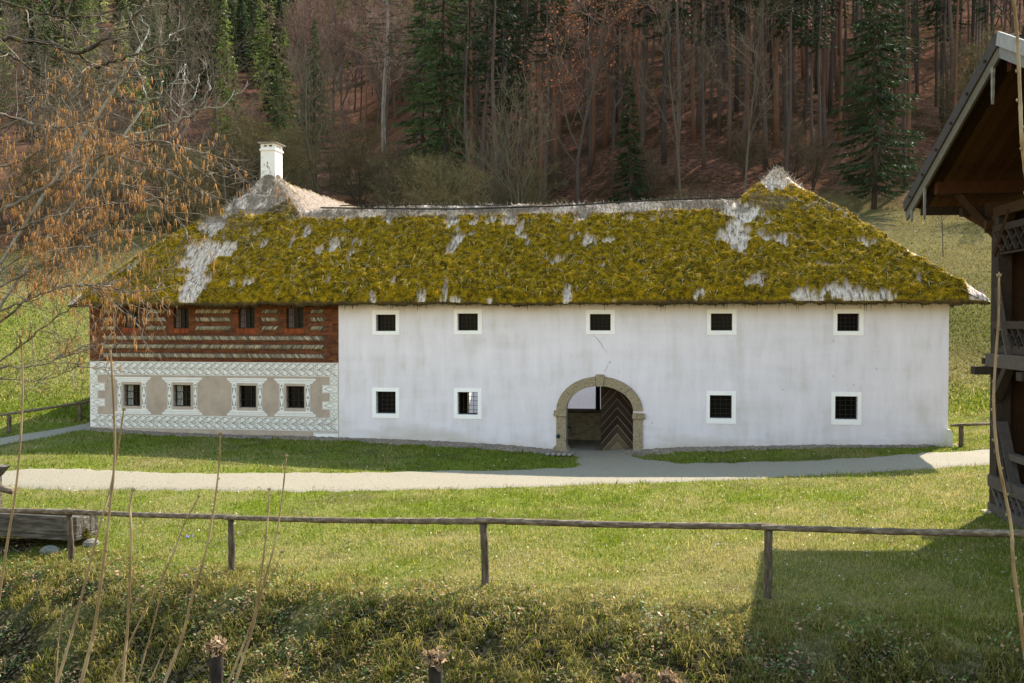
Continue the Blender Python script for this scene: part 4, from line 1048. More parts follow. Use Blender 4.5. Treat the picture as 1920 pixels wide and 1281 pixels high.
mb = MB(); mb.poly_plate([(cu - hw - .07, z3), (cu + hw + .09, z3), (cu + hw + .10, z3 + .035), (cu - hw - .08, z3 + .06)], cv - hd - .08, cv + hd + .09); mb.build('chimney_cap', simple('cap_slab', [(.3, (.16, .13, .11)), (.7, (.34, .30, .26))], 8), ch)
mb = MB()
for q in ([(490, 305), (490.5, 309)], [(497, 301), (496, 310), (497, 314)], [(495, 309), (500, 312), (500.5, 317)], [(497, 301), (497.5, 305)]):
    mb.ribbon([((lambda p: (cT * p.x - sT * (p.y - D0), p.z))(at(a, b, 35.2))) for a, b in q], .03, cv - hd - .003)
mb.build('bare_patch', simple('rusty_scratch', [(.3, (.22, .13, .08)), (.7, (.36, .26, .18))], 12, bstr=0), shaft)

# drain grate by the doorway
h = hit(1047, 855); gr = empty('drain_grate', (h.x, h.y, h.z + .01), -TH, 'small slatted drain grate in the turf left of the arched gate', 'drain grate')
mb = MB(); mb.box(-.42, .42, -.16, .16, .0, .012, (.03, .025, .02)); mb.build('grate_bed', M_cobble, gr)
for i in range(5):
    mb = MB(); mb.box(-.36 + i * .16, -.26 + i * .16, -.15, .15, .02, .05, (.34, .29, .23)); mb.build('grate_bar', M_cobble, gr)
# ------------------------------------------------------------------ rail fence in front
M_rail = simple('weathered_rail', [(.28, (.05, .034, .022)), (.5, (.15, .105, .07)), (.72, (.33, .26, .19))], 7, (.5, 3, 3), .9, .8, .015, 9, .4)
M_post = simple('weathered_post', [(.28, (.035, .024, .017)), (.5, (.10, .070, .048)), (.72, (.21, .16, .12))], 7, (3, 3, .6), .9, .8, .015, 9, .4)
def rustic(pts, r0, r1, seg=10, n=8, wob=.0035):
    """a peeled round pole with slight bends and knots"""
    P = smooth_line(pts, seg); out = []; rr = []
    m = len(P)
    for i, p in enumerate(P):
        t = i / (m - 1); out.append(p + Vector((rnd.uniform(-wob, wob), rnd.uniform(-wob, wob), rnd.uniform(-wob, wob))))
        rr.append((r0 + (r1 - r0) * t) * rnd.uniform(.93, 1.08) * (1.12 if rnd.random() < .08 else 1))
    mb = MB(); mb.tube(out, rr, n); return mb
posts = [((-250, 950), (-245, 1046), 20.0), ((129, 963), (134, 1058), 18.5), ((433, 974), (433, 1077), 17.0), ((906, 981), (910, 1103), 15.0), ((1441, 993), (1437, 1126), 13.8), ((2010, 1006), (2008, 1152), 12.6)]
fence = empty('rail_fence', at(906, 1103, 15.0), 0, 'single rail fence of round poles crossing the lawn above the bank', 'fence')
inv = Matrix.Translation(-Vector(fence.location))
def loc(ps): return [inv @ Vector(p) for p in ps]
tops = []
for (a, b, Y) in posts:
    t = at(*a, Y); g = at(*b, Y); g.z = g1(g.x, g.y) - .25; tops.append(t)
    rustic(loc([g, (g + t) / 2 + Vector((.012, 0, 0)), t - Vector((0, 0, .015))]), .058, .056, 6).build('post', M_post, fence, True)
for i in range(len(tops) - 1):
    a, b = tops[i] + Vector((-.10, 0, .03 + .012 * (i % 2))), tops[i + 1] + Vector((.10, 0, .03 + .012 * (i % 2)))
    mid = (a + b) / 2 + Vector((0, 0, -.02)); r0, r1 = (.040, .052) if i % 2 == 0 else (.050, .046)
    rustic(loc([a, mid, b]), r0, r1, 16).build('rail', M_rail, fence, True)
def small_fence(label, plist, rail_pts, r=.035):
    g0 = hit(*plist[0][1]); f = empty('rail_fence', g0, 0, label, 'fence'); iv = Matrix.Translation(-Vector(f.location))
    for (a, b) in plist:
        g = hit(*b); t = at(a[0], a[1], g.y); g.z -= .2
        rustic([iv @ g, iv @ ((g + t) / 2), iv @ t], .075, .07, 4).build('post', M_post, f, True)
    rustic([iv @ at(px, py, Y) for px, py, Y in rail_pts], r, r, 6).build('rail', M_rail, f, True)
l0, l1 = hit(17, 812).y, hit(150, 789).y
small_fence('thin rail fence beside the narrow path at the corner of the brick end', [((17, 779), (17, 812)), ((150, 757), (150, 789)), ((-160, 800), (-160, 838))], [(-170, 800, l0 - 1), (-60, 786, l0), (17, 776, l0), (150, 756, l1), (200, 749, l1 + 2)], .045)
r0 = hit(1802, 838).y
small_fence('short rail fence between the white end wall and the dark timber barn', [((1802, 794), (1802, 838)), ((1990, 790), (1990, 836))], [(1783, 798, r0 - .1), (1802, 797, r0 - .1), (1862, 795, r0 - .1), (2000, 792, r0 - .1)], .04)

# ------------------------------------------------------------------ log trough, stones, spout post
M_trough = simple('trough_wood', [(.26, (.022, .017, .013)), (.45, (.065, .052, .042)), (.62, (.15, .125, .10)), (.8, (.33, .29, .25))], 5, (.35, 2.5, 2.5), .88, .9, .03, 9, .5)
M_stone = simple('field_stone', [(.3, (.09, .08, .065)), (.7, (.26, .235, .20))], 6, (1, 1, 1), .95, .7, .03)
def make_water():
    m, nt, b = new_mat('trough_water'); b.inputs['Base Color'].default_value = (.02, .025, .022, 1); b.inputs['Roughness'].default_value = .04
    bump(nt, b, noise(nt, coords(nt), 9, 3, .5), .12, .02); return m
c1 = at(143, 1017, 19.4); c2 = at(190, 1003, 20.05)
ax = (c1 - c2); ax.z = 0; wd = ax.length; ang = math.atan2(-(c2.x - c1.x), (c2.y - c1.y))
trough = empty('log_trough', (c1.x, c1.y, g1(c1.x, c1.y)), ang + .10, 'grey hollowed log trough of water on stones behind the fence', 'trough')
zb = c1.z - trough.location.z + .02; H_ = .47; L_ = 3.9; W_ = wd
mb = MB()
o_ = [(-.0, 0), (0, W_)]
def lathe_box(x0, x1, y0, y1, z0, z1, jt=.018):
    n = max(int((x1 - x0) / .25), 1)
    for i in range(n):
        a, b = x0 + (x1 - x0) * i / n, x0 + (x1 - x0) * (i + 1) / n
        mb.box(a, b, y0, y1, z0, z1)
t_ = .10
mb.box(-L_, 0, 0, W_, zb, zb + .10); mb.box(-L_, -.30, 0, t_, zb + .10, zb + H_); mb.box(-L_, -.30, W_ - t_, W_, zb + .10, zb + H_ - .03)
mb.box(-.30, 0, 0.0, W_ * .34, zb + .10, zb + H_); mb.box(-.30, 0, W_ * .34, W_ * .62, zb + .10, zb + H_ - .05); mb.box(-.30, 0, W_ * .62, W_, zb + .10, zb + H_ - .015); mb.box(-L_, -L_ + .3, t_, W_ - t_, zb + .1, zb + H_)
o = mb.build('trough_body', M_trough, trough); bv = o.modifiers.new('soft', 'BEVEL'); bv.width = .018; bv.segments = 2
mb = MB(); mb.add([(-L_ + .3, t_, zb + .37), (-.30, t_, zb + .37), (-.30, W_ - t_, zb + .37), (-L_ + .3, W_ - t_, zb + .37)], [(0, 1, 2, 3)]); mb.build('water_surface', make_water(), trough)
mb = MB()
for i in range(30):
    y = W_ * .45 + rnd.gauss(0, .06); z = zb + rnd.uniform(.0, .2); mb.tube([(.0, y, z), (.03, y + rnd.uniform(-.02, .02), z - .03)], [.02, .006], 4, (.14, .12, .01))
mb.build('moss_patch', M_mossb, trough)
def boulder(px, py, Y, sx, sy, sz, label):
    p = at(px, py, Y); z = g1(p.x, p.y); mb = MB(); n, m = 10, 6; vs = []
    for j in range(m + 1):
        ph = math.pi * j / m
        for k in range(n):
            t = 2 * math.pi * k / n; q = Vector((math.sin(ph) * math.cos(t), math.sin(ph) * math.sin(t), math.cos(ph))); q *= .8 + .4 * float(fbm(np.array([q.x * 1.5 + px]), np.array([q.y * 1.5 + q.z * 2]), 3, 2)[0])
            vs.append((q.x * sx, q.y * sy, max(q.z, -.5) * sz + sz * .4))
    mb.add(vs, [(j * n + k, j * n + (k + 1) % n, (j + 1) * n + (k + 1) % n, (j + 1) * n + k) for j in range(m) for k in range(n)])
    o = mb.build('field_stone', M_stone, None); o.location = (p.x, p.y, z - .04); o['label'] = label; o['category'] = 'stone'; o['group'] = 'stones carrying the trough'
boulder(95, 1027, 19.3, .22, .16, .13, 'squat grey stone under the middle of the log trough'); boulder(172, 1026, 19.6, .18, .16, .12, 'brown stone under the mossy end of the log trough')
boulder(163, 1036, 19.2, .05, .05, .04, 'small pale stone in the earth before the trough end')
cb_ = at(1864, 966, 19.75); 
# spout post at the left edge
p = at(-14, 940, 20.9); sp = empty('spout_post', (p.x, p.y, g1(p.x, p.y) - .1), 0, 'weathered wooden water post with a pipe spout above the trough', 'water post')
zt = at(0, 874, 20.9).z - sp.location.z
mb = MB(); mb.box(-.13, .14, -.12, .12, 0, zt - .22); mb.poly_plate([(-.13, zt - .22), (.14, zt - .22), (.33, zt), (-.2, zt + .03)], -.14, .14); o = mb.build('post', M_trough, sp)
a = at(0, 914, 20.9) - sp.location; b = at(25, 921, 20.9) - sp.location
mb = MB(); mb.tube([Vector((.1, 0, a.z + .01)), Vector((b.x, -.05, b.z))], [.075, .07], 10); mb.tube([Vector((b.x - .002, -.05, b.z)), Vector((b.x + .004, -.05, b.z - .001))], [.05, .05], 10); mb.build('spout', M_rail, sp, True)

# ------------------------------------------------------------------ tall bare shoots in the foreground
M_shoot = simple('shoot_bark', [(.3, (.15, .095, .045)), (.5, (.25, .168, .085)), (.72, (.36, .26, .145))], 22, (1, 1, .25), .7, .3, .004)
M_bud = simple('bud', [(.3, (.13, .08, .04)), (.7, (.30, .24, .12))], 20, (1, 1, 1), .7, .2, .003)
shoots = [
 ([(-12, 1200), (0, 1110), (15, 1010), (32, 900), (42, 760), (41, 660), (37, 632)], 5.0, 7.5, 3.5, 'pale bare shoot rising past the trough, tip level with the brick course'),
 ([(152, 1281), (175, 1190), (190, 1085), (203, 980), (215, 860), (213, 760), (207, 655)], 4.0, 9.5, 4, 'tallest and thickest bare shoot, crossing the left patterned window'),
 ([(107, 1281), (140, 1170), (165, 1070), (190, 975), (205, 925), (218, 860), (232, 770)], 4.4, 7, 3.5, 'bare shoot leaning close against the thickest one, tip below it'),
 ([(230, 1281), (238, 1190), (243, 1100), (246, 1000), (244, 950), (249, 921)], 4.2, 7, 4.5, 'upright bare shoot ending in a pale bud just above the rail, right of the trough'),
 ([(208, 1281), (250, 1190), (290, 1110), (320, 1050), (345, 985), (372, 933)], 4.4, 5, 3, 'slanting bare shoot leaning right to a hooked dark bud above the rail'),
 ([(257, 1281), (275, 1215), (295, 1140), (310, 1070), (319, 1032)], 4.6, 4.5, 2, 'thin bare shoot ending below the rail beside the slanting one'),
 ([(308, 1281), (340, 1200), (360, 1120), (385, 1040), (400, 960), (410, 880), (413, 816)], 4.1, 8, 3.5, 'bare curved shoot left of the second full fence post, tip before the wall foot'),
 ([(428, 1281), (460, 1200), (480, 1140), (496, 1030), (503, 960), (505, 920)], 4.2, 5.5, 3.5, 'bare shoot with a knobbed tip right of the second full fence post'),
 ([(440, 1281), (470, 1190), (490, 1110), (515, 1020), (528, 940), (537, 858)], 4.2, 7, 3, 'bare shoot whose tip reaches the pale path, rightmost of the clump'),
 ([(462, 1215), (482, 1140), (508, 1085), (528, 1037)], 4.3, 3, 1.5, 'hair thin twig forking low from the rightmost clump of shoots'),
 ([(105, 1270), (110, 1200), (115, 1150)], 4.5, 3.5, 2, 'short orange twig low on the bank beside the thickest shoots'),
 ([(280, 1281), (300, 1235), (318, 1195)], 4.4, 4, 2, 'short pale twig low on the bank between two curved shoots'),
 ([(530, 1281), (545, 1220), (548, 1195)], 4.8, 4, 2, 'short lone twig low on the bank right of the clump'),
 ([(1932, 1290), (1920, 1215), (1912, 1150), (1900, 1060), (1896, 990), (1885, 930), (1870, 850), (1863, 760), (1866, 680), (1872, 600), (1873, 520)], 3.8, 10, 4.5, 'yellowish budding shoot standing in front of the timber barn corner'),
 ([(1935, 420), (1930, 380), (1921, 310), (1915, 250), (1912, 170), (1908, 80), (1901, 2), (1898, -30)], 3.6, 11, 6, 'yellow budding shoot passing the white verge board of the barn roof'),
]
for pl, Y, w0, w1, lab in shoots:
    P = [at(px, py, Y + .04 * math.sin(i * 1.7)) for i, (px, py) in enumerate(pl)]
    b0 = P[0]; sl = (P[0] - P[1]).normalized()
    low = []
    if lab.startswith('hair'):
        pass
    gz = g1(b0.x + sl.x * .6, b0.y)
    dz_ = b0.z - gz + .05; k_ = dz_ / max(-sl.z, .3)
    mid = b0 + sl * (k_ * .45); base = Vector((mid.x + sl.x * k_ * .25, mid.y, gz - .05))
    full = [base, mid] + P if b0.z - gz > .1 else P
    root = empty('bare_shoot', base, 0, lab, 'shoot', 'tall bare shoots in the foreground')
    Q = smooth_line([p - base for p in full], 8); m = len(Q)
    r_a, r_b = .84 * w0 / 2 / F * Y, .84 * w1 / 2 / F * Y
    rr = [r_a + (r_b - r_a) * (i / (m - 1)) for i in range(m)]
    rr = [r * (1.18 if i % 7 == 3 else 1.0) for i, r in enumerate(rr)]
    mb = MB(); mb.tube(Q, rr, 7); mb.build('stem', M_shoot, root, True)
    for i in range(6, m, 5 if Y < 4 else 6):
        mb = MB()
        d = (Q[min(i + 1, m - 1)] - Q[i - 1]).normalized(); s = Vector((rnd.choice((-1, 1)) * 1.0, rnd.uniform(-.6, .6), 0)); s = (s - d * s.dot(d)).normalized()
        r = max(rr[i] * .62, .0026); p0 = Q[i] + s * rr[i] * .7
        mb.tube([p0, p0 + s * r * 1.2 + d * r * .8, p0 + s * r * 1.8 + d * r * 2.2, p0 + s * r * 1.6 + d * r * 3.2], [r * .7, r * 1.05, r * .8, r * .15], 6); mb.build('bud', M_bud, root, True)
    mb = MB(); r = max(r_b, .003); d = (Q[-1] - Q[-3]).normalized()
    for s in ((.8, 0, .3), (-.9, .2, .2), (0, 0, 1)):
        s = Vector(s); mb.tube([Q[-1], Q[-1] + s * r * 1.6 + d * r, Q[-1] + s * r * 2.6 + d * r * 3], [r * .8, r * 1.3, r * .2], 6)
    mb.build('bud', M_bud, root, True)

# pollarded stems with dead leaves at the foot of the bank
M_dead = leafy('dead_leaf', (1, 1, 1), .25, .8, .2, 5)
M_bark = simple('rough_bark', [(.3, (.018, .013, .010)), (.7, (.07, .05, .038))], 8, (2, 2, .6), .95, .9, .03)
for px, py, wpx, lab in ((405, 1212, 44, 'dark stump topped by pale curled leaves below the shoots'), (816, 1232, 46, 'dark stump topped by dead leaves, bottom edge just left of the middle post'), (1180, 1276, 34, 'smaller clump of dead leaves on a stump at the very bottom, left of a pair'), (1255, 1274, 40, 'clump of dead leaves on a stump at the very bottom, right of a pair')):
    Y = 9.0; t = at(px, py, Y); gz = g1(t.x, t.y); root = empty('pollard_stump', (t.x, t.y, gz - .1), 0, lab, 'stump', 'pollarded stumps at the foot of the bank')
    zt = t.z - gz + .1; mb = MB(); mb.tube(smooth_line([(-.06, 0, 0), (.03, 0, zt * .5), (0, 0, zt - .12), (.0, 0, zt - .02)], 5), [.058 + .012 * math.sin(i * 2.1) for i in range(15)] + [.075], 9); mb.build('trunk', M_bark, root, True)
    n = 240; r = wpx / F * Y * .40
    c = NR.normal(0, 1, (n, 3)) * [r * .55, r * .55, r * .38] + [0, 0, zt]
    d = NR.normal(0, 1, (n, 3)); d /= np.linalg.norm(d, axis=1)[:, None]; e = np.cross(d, NR.normal(0, 1, (n, 3))); e /= np.linalg.norm(e, axis=1)[:, None]
    s = NR.uniform(.014, .036, (n, 1)); V = np.stack([c - d * s, c + e * s * .6 + NR.normal(0, .008, (n, 3)), c + d * s, c - e * s * .6], 1).reshape(-1, 3)
    np_mesh('leaf_cluster', V, np.arange(4 * n).reshape(n, 4), M_dead, root, np.repeat(np.array([.46, .30, .17]) * NR.uniform(.2, 1.2, (n, 1)), 4, 0), False)

# ------------------------------------------------------------------ branches reaching in from the left
M_hazel = simple('hazel_bark', [(.3, (.055, .040, .028)), (.5, (.15, .115, .08)), (.72, (.33, .28, .22))], 9, (1, 1, 1), .8, .5, .01)
M_mossbark = simple('mossy_bark', [(.3, (.016, .013, .011)), (.52, (.055, .043, .032)), (.66, (.13, .105, .02)), (.8, (.20, .165, .04))], 9, (1, 1, 1), .9, .7, .015)
M_palebark = simple('pale_lichen_twig', [(.3, (.10, .09, .07)), (.5, (.28, .26, .21)), (.75, (.46, .43, .36))], 12, (1, 1, 1), .85, .4, .006)
M_catkin = leafy('catkin', (1, 1, 1), .35, .8, .2, 8)
def branch_polys(polys, twig, r_tw, Lmin, Lmax, depth_w, mb, sites, up=.1, per=.22, lvl2=2, mbt=None):
    mbt = mbt or mb
    for pl, Y, w0, w1 in polys:
        ph = rnd.uniform(0, 6)
        P = smooth_line([at(px, py, Y + depth_w * math.sin(ph + i * 1.3)) for i, (px, py) in enumerate(pl)], 7); m = len(P)
        ra, rb = w0 / 2 / F * Y, w1 / 2 / F * Y
        P = [p + Vector((rnd.gauss(0, .006), rnd.gauss(0, .01), rnd.gauss(0, .006))) for p in P]
        mb.tube(P, [ra + (rb - ra) * i / (m - 1) for i in range(m)], 7)
        ln = sum((P[i + 1] - P[i]).length for i in range(m - 1)); cnt = int(ln / per * twig)
        for _ in range(cnt):
            f = rnd.uniform(.12, 1.0) * (m - 1); i = min(int(f), m - 2); p = P[i].lerp(P[i + 1], f - i); d = (P[i + 1] - P[i]).normalized()
            a = (d * rnd.uniform(.3, 1.0) + Vector((rnd.gauss(0, .55), rnd.gauss(0, .45), rnd.gauss(up, .55)))).normalized()
            tw(p, a, rnd.uniform(Lmin, Lmax), r_tw, lvl2, mbt, sites, up)
def tw(p, d, L, r, lvl, mb, sites, up):
    n = 5; pts = [p.copy()]; q = p.copy(); a = d.copy()
    for i in range(n):
        a = (a + Vector((rnd.gauss(0, .16), rnd.gauss(0, .16), rnd.gauss(up * .35, .14)))).normalized(); q = q + a * (L / n); pts.append(q.copy())
        if i > 0: sites.append((q.copy(), a.copy()))
    mb.tube(pts, [r * (1 - .7 * i / n) for i in range(n + 1)], 4 if r > .004 else 3, None, False)
    if lvl > 0:
        for k in range(rnd.randint(1, 3)):
            i = rnd.randint(1, n - 1); b = (a * .6 + Vector((rnd.gauss(0, .6), rnd.gauss(0, .6), rnd.gauss(up, .5)))).normalized()
            tw(pts[i], b, L * rnd.uniform(.4, .7), r * .62, lvl - 1, mb, sites, up)
hz = empty('hazel_bush', (-7.6, 9.6, g1(-7.6, 9.6)), 0, 'spreading hazel bush hung with orange catkins at the left edge', 'bush')
ih = Matrix.Translation(-Vector(hz.location))
polys = [
 ([(-60, 460), (-10, 405), (50, 372), (110, 336), (160, 305), (215, 284), (262, 266), (312, 266)], 9.3, 9, 3.5),
 ([(305, 266), (370, 284), (420, 301), (472, 331)], 9.3, 3, 1.5), ([(215, 290), (290, 314), (350, 341), (402, 372)], 9.2, 3, 1.5), ([(325, 270), (360, 308), (412, 346)], 9.3, 2.5, 1.2),
 ([(-60, 205), (0, 214), (60, 232), (120, 238), (180, 224), (215, 210)], 9.9, 6.5, 2.5), ([(-70, 575), (30, 522), (90, 490), (150, 470), (202, 455)], 9.6, 4.5, 2),
 ([(-60, 655), (40, 570), (100, 500), (130, 450), (165, 400)], 10, 5, 2), ([(-60, 612), (20, 575), (70, 556), (110, 540), (160, 535), (215, 540), (260, 562), (295, 588)], 9.0, 4.5, 1.5), ([(160, 536), (225, 545), (290, 545), (297, 538)], 9.0, 2, 1.2),
 ([(-60, 718), (30, 655), (85, 612), (140, 570), (185, 540)], 9.7, 4, 1.8), ([(-60, 705), (0, 690), (60, 688), (110, 670), (165, 645)], 9.2, 3.5, 1.5), ([(-40, 705), (40, 712), (80, 712), (120, 700), (160, 678)], 9.5, 2.5, 1.2),
 ([(-60, 400), (0, 380), (60, 330), (115, 290)], 9.1, 4.5, 2), ([(-60, 330), (40, 300), (130, 250), (210, 180), (250, 120)], 10.2, 5, 2), ([(-60, 480), (60, 420), (170, 390), (260, 380), (330, 400)], 10, 4.5, 1.5),
 ([(110, 335), (200, 340), (280, 365), (340, 420), (365, 470)], 9.7, 3, 1.2), ([(140, 170), (160, 130), (175, 120)], 9.7, 3, 1.5), ([(0, 245), (90, 190), (150, 160), (240, 140)], 10.1, 4, 1.5), ([(-60, 560), (60, 470), (180, 430), (240, 440)], 10.2, 4, 1.5)]
mb = MB(); sites = []
branch_polys(polys, 1.0, .0042, .22, .70, .25, mb, sites, .0, .085, 2)
# the stems below, out of the picture
for k in range(9):
    b = Vector((-7.6 + rnd.uniform(-.5, .5), 9.6 + rnd.uniform(-.5, .5), g1(-7.6, 9.6) - .1)); e = at(-60, [460, 205, 575, 655, 612, 718, 400, 330, 480][k], [9.3, 9.9, 9.6, 10, 9, 9.7, 9.1, 10.2, 10][k])
    mb.tube(smooth_line([b, b.lerp(e, .5) + Vector((-.4, 0, .5)), e], 6), [.045 - .002 * i for i in range(13)], 7)
mb.v = [tuple(ih @ Vector(v)) for v in mb.v]; mb.build('branch', M_hazel, hz, True)
cV, cF, cT_ = [], [], []; mbk = MB()
cand = sites[:]; rnd.shuffle(cand); cnt = 0
for (p, a) in cand:
    px = CX + F * p.x / p.y; py = 604 - F * (p.z - EYE) / p.y
    if px > 450 and rnd.random() < .4: continue
    dens = math.exp(-((px - 200) / 220) ** 2 - ((py - 300) / 210) ** 2) * .26 + .14 * math.exp(-((px - 60) / 130) ** 2 - ((py - 470) / 130) ** 2) + .26 * math.exp(-((px - 230) / 70) ** 2 - ((py - 580) / 55) ** 2)
    if rnd.random() > dens * 1.05: continue
    for j in range(rnd.choice([1, 2, 2, 3, 3])):
        L = rnd.uniform(.045, .095); r = rnd.uniform(.0024, .0040); s = p + Vector((rnd.gauss(0, .008), rnd.gauss(0, .008), 0)); sway = Vector((rnd.gauss(0, .008), rnd.gauss(0, .008), 0)); br = rnd.uniform(.55, 1.25)
        c = (.60 * br, .335 * br, .125 * br)
        mbk.tube([s, s + Vector((0, 0, -.008)) + sway * .2, s + Vector((0, 0, -L * .6)) + sway, s + Vector((0, 0, -L)) + sway * 1.3], [.0012, r, r, r * .45], 4, c); cnt += 1
    if cnt > 9000: break
mbk.v = [tuple(ih @ Vector(v)) for v in mbk.v]; mbk.build('catkin', M_catkin, hz, True, kind='stuff')
print('catkins', cnt, 'sites', len(sites))
# mossy old tree whose limbs cross the top left corner
ot = empty('old_tree', (-8.4, 8.4, g1(-8.4, 8.4)), 0, 'dark mossy bare tree reaching limbs across the top left corner', 'tree'); io = Matrix.Translation(-Vector(ot.location))
mb = MB(); mt = MB(); sites = []
branch_polys([
 ([(-90, 40), (-20, 66), (40, 76), (100, 84), (148, 100), (190, 78), (225, 52), (248, 40), (270, 0), (285, -30)], 8.2, 9.5, 4), ([(148, 98), (172, 124), (205, 118), (240, 106), (305, 88), (340, 72)], 8.2, 6, 2),
 ([(-90, 85), (-10, 95), (25, 108), (60, 132), (95, 150), (115, 152)], 8.0, 6, 2), ([(-60, -20), (40, 15), (100, 30), (170, 30), (240, 10), (290, -20)], 8.5, 5, 2), ([(60, -40), (90, 30), (130, 60), (180, 62), (215, 50)], 8.6, 3.5, 1.5),
 ([(175, 125), (158, 160), (142, 196)], 8.2, 3, 1.5), ([(65, 80), (80, 100), (120, 108), (160, 92), (240, 68)], 8.3, 3, 1.5), ([(240, 44), (255, 20), (280, 5)], 8.2, 3, 1.5)], 1.0, .006, .2, .6, .15, mb, sites, .1, .17, 2, mt)
b = Vector(ot.location); e1, e2, e3 = at(-90, 40, 8.2), at(-90, 85, 8.0), at(-60, -20, 8.5)
mb.tube(smooth_line([b, b + Vector((.2, .1, 2.4)), Vector((-6.1, 8.4, 5.2)), Vector((-5.9, 8.4, 7.0))], 6), [.19 - .006 * i for i in range(19)], 9)
for e in (e1, e2, e3): mb.tube(smooth_line([Vector((-6.1, 8.4, 5.4)), Vector((-5.5, 8.35, 5.9)), e], 5), [.07, .06, .05, .04, .035, .03, .028, .026, .024, .022, .02], 7)
for m_, nm, mt_ in ((mb, 'limb', M_mossbark), (mt, 'twig', M_hazel)):
    m_.v = [tuple(io @ Vector(v)) for v in m_.v]; m_.build(nm, mt_, ot, True)
# pale upward curling twigs of a third bush
pb = empty('bare_bush', (-7.2, 10.6, g1(-7.2, 10.6)), 0, 'bare bush with pale upturned curling twigs left of the chimney', 'bush'); ip = Matrix.Translation(-Vector(pb.location))
mb = MB(); sites = []; mt = MB()
branch_polys([([(225, 262), (260, 250), (310, 234), (355, 218), (372, 205), (420, 198), (440, 168)], 10.4, 4.5, 1.5), ([(335, 226), (343, 205), (342, 180), (346, 150), (347, 120)], 10.4, 3.2, 1.2), ([(338, 224), (322, 205), (322, 170), (333, 142), (348, 126)], 10.4, 2.5, 1), ([(340, 200), (362, 184), (370, 160), (374, 140)], 10.4, 2.8, 1),
 ([(350, 150), (330, 150), (312, 165)], 10.4, 2, 1), ([(270, 200), (274, 180), (268, 160), (272, 145)], 10.2, 3, 1.2), ([(270, 190), (300, 178), (306, 150)], 10.2, 2, 1), ([(268, 80), (278, 60), (276, 45)], 10, 2.5, 1), ([(255, 104), (300, 86), (316, 70), (322, 60)], 10, 3, 1.2), ([(372, 204), (392, 170), (390, 150)], 10.4, 2, 1)], .8, .0035, .12, .35, .1, mb, sites, .35, .2, 1, mt)
for e in (at(225, 262, 10.4), at(270, 200, 10.2), at(268, 80, 10), at(255, 104, 10)):
    b = Vector(pb.location); mb.tube(smooth_line([b, b.lerp(e, .5) + Vector((-.5, .1, .9)), e], 6), [.026 - .0012 * i for i in range(13)], 6)
for m_, nm in ((mb, 'branch'), (mt, 'twig')):
    m_.v = [tuple(ip @ Vector(v)) for v in m_.v]; m_.build(nm, M_palebark, pb, True)
# ------------------------------------------------------------------ timber barn on the right
M_old = make_tinted('old_timber', bstr=.7, var=.55, stretch=(2.5, 2.5, 1.2), scale=6)
GREY = (.115, .092, .08); DGREY = (.048, .036, .03); BRN = (.050, .026, .014); RED = (.06, .024, .011); ORG = (.075, .036, .016)
def sh(c, lo=.7, hi=1.25): k = rnd.uniform(lo, hi); return tuple(q * k for q in c)
BZ = .12
barn = empty('timber_barn', (9.61, 19.9, BZ), -math.atan(.1), 'dark old timber barn with lattice galleries and a wide boarded eave', 'barn')
LA, PK, SLP = 1.82, -3.4, .42
ZE = 6.42 - BZ; ZP = ZE + SLP * (LA - PK)
def rz_(y): return ZP - SLP * abs(y - PK)
for y0, y1 in ((-.36, 0), (-2.6, -2.25), (-7.2, -6.85)): mb = MB(); mb.box(-.04, .22, y0, y1, -.3, 5.9, sh(DGREY)); mb.build('corner_post', M_old, barn)
mb = MB(); y = .0
while y > -7.2:                                     # recessed plank wall
    w = rnd.uniform(.16, .26); c = rnd.choice([BRN, BRN, RED, DGREY, ORG, BRN]); mb.box(.75 + rnd.uniform(-.015, .015), .85, y - w + .008, y, -.3, 6.2, sh(c, .6, 1.3)); y -= w
x = .85
while x < 8.5: w = rnd.uniform(.2, .3); mb.box(x, x + w - .01, -.12, -.02, -.3, 6.2, sh(BRN)); mb.box(x, x + w - .01, -7.2, -7.1, -.3, 6.2, sh(BRN)); x += w
mb.box(.22, .85, -.16, -.06, -.3, 6.0, sh(BRN)); mb.box(8.4, 8.5, -7.2, 0, -.3, 6.2, BRN)
mb.build('plank_wall', M_old, barn)
mb = MB()
def lbeam(y0, y1, z, h, x0, x1, c, dz=0): mb.beam(((x0 + x1) / 2, y0, z), ((x0 + x1) / 2, y1, z + dz), x1 - x0, h, c, (0, 0, 1), .008)
lbeam(-.03, -7.2, .06, .24, -.08, .12, sh(GREY)); lbeam(-.05, -7.1, .62, .25, -.09, .06, sh(GREY)); lbeam(-.2, -7.1, 1.21, .13, -.04, .07, sh(GREY))
lbeam(.0, -7.2, 3.03, .26, -.14, .14, sh(GREY)); lbeam(-.1, -7.1, 3.25, .15, -.05, .08, sh(DGREY)); lbeam(-.1, -7.1, 3.72, .14, -.06, .05, sh(DGREY)); lbeam(-.1, -7.1, 5.62, .13, -.06, .05, sh(DGREY)); lbeam(-.1, -7.1, 5.95, .2, -.05, .2, sh(BRN))
mb.build('gallery_beam', M_old, barn)
for q in ((-.42, .8, -.24, -.0, 2.74, 2.90), (-.16, .7, .01, .14, 2.94, 3.06), (-.42, .8, -2.5, -2.25, 2.74, 2.89)): mb = MB(); mb.box(*q, sh(DGREY)); mb.build('joist_end', M_old, barn)
mb = MB()
for z0, z1, st in ((.16, .52, .30), (3.30, 3.66, .30), (5.15, 5.56, .34)):    # crossed laths of the three balustrades
    y = -.15; k = 0
    while y > -7:
        c = sh(GREY if z0 < 1 else DGREY); mb.beam((-.03, y, z1), (-.03, y - st * 1.25, z0), .035, .075, c, (1, 0, 0)); mb.beam((.012, y - st * 1.25, z1), (.012, y, z0), .035, .075, sh(DGREY), (1, 0, 0)); y -= st
    mb.box(-.01, .03, -7.1, -.1, z0 - .05, z0 - .01, DGREY)
mb.build('balustrade_lattice', M_old, barn)
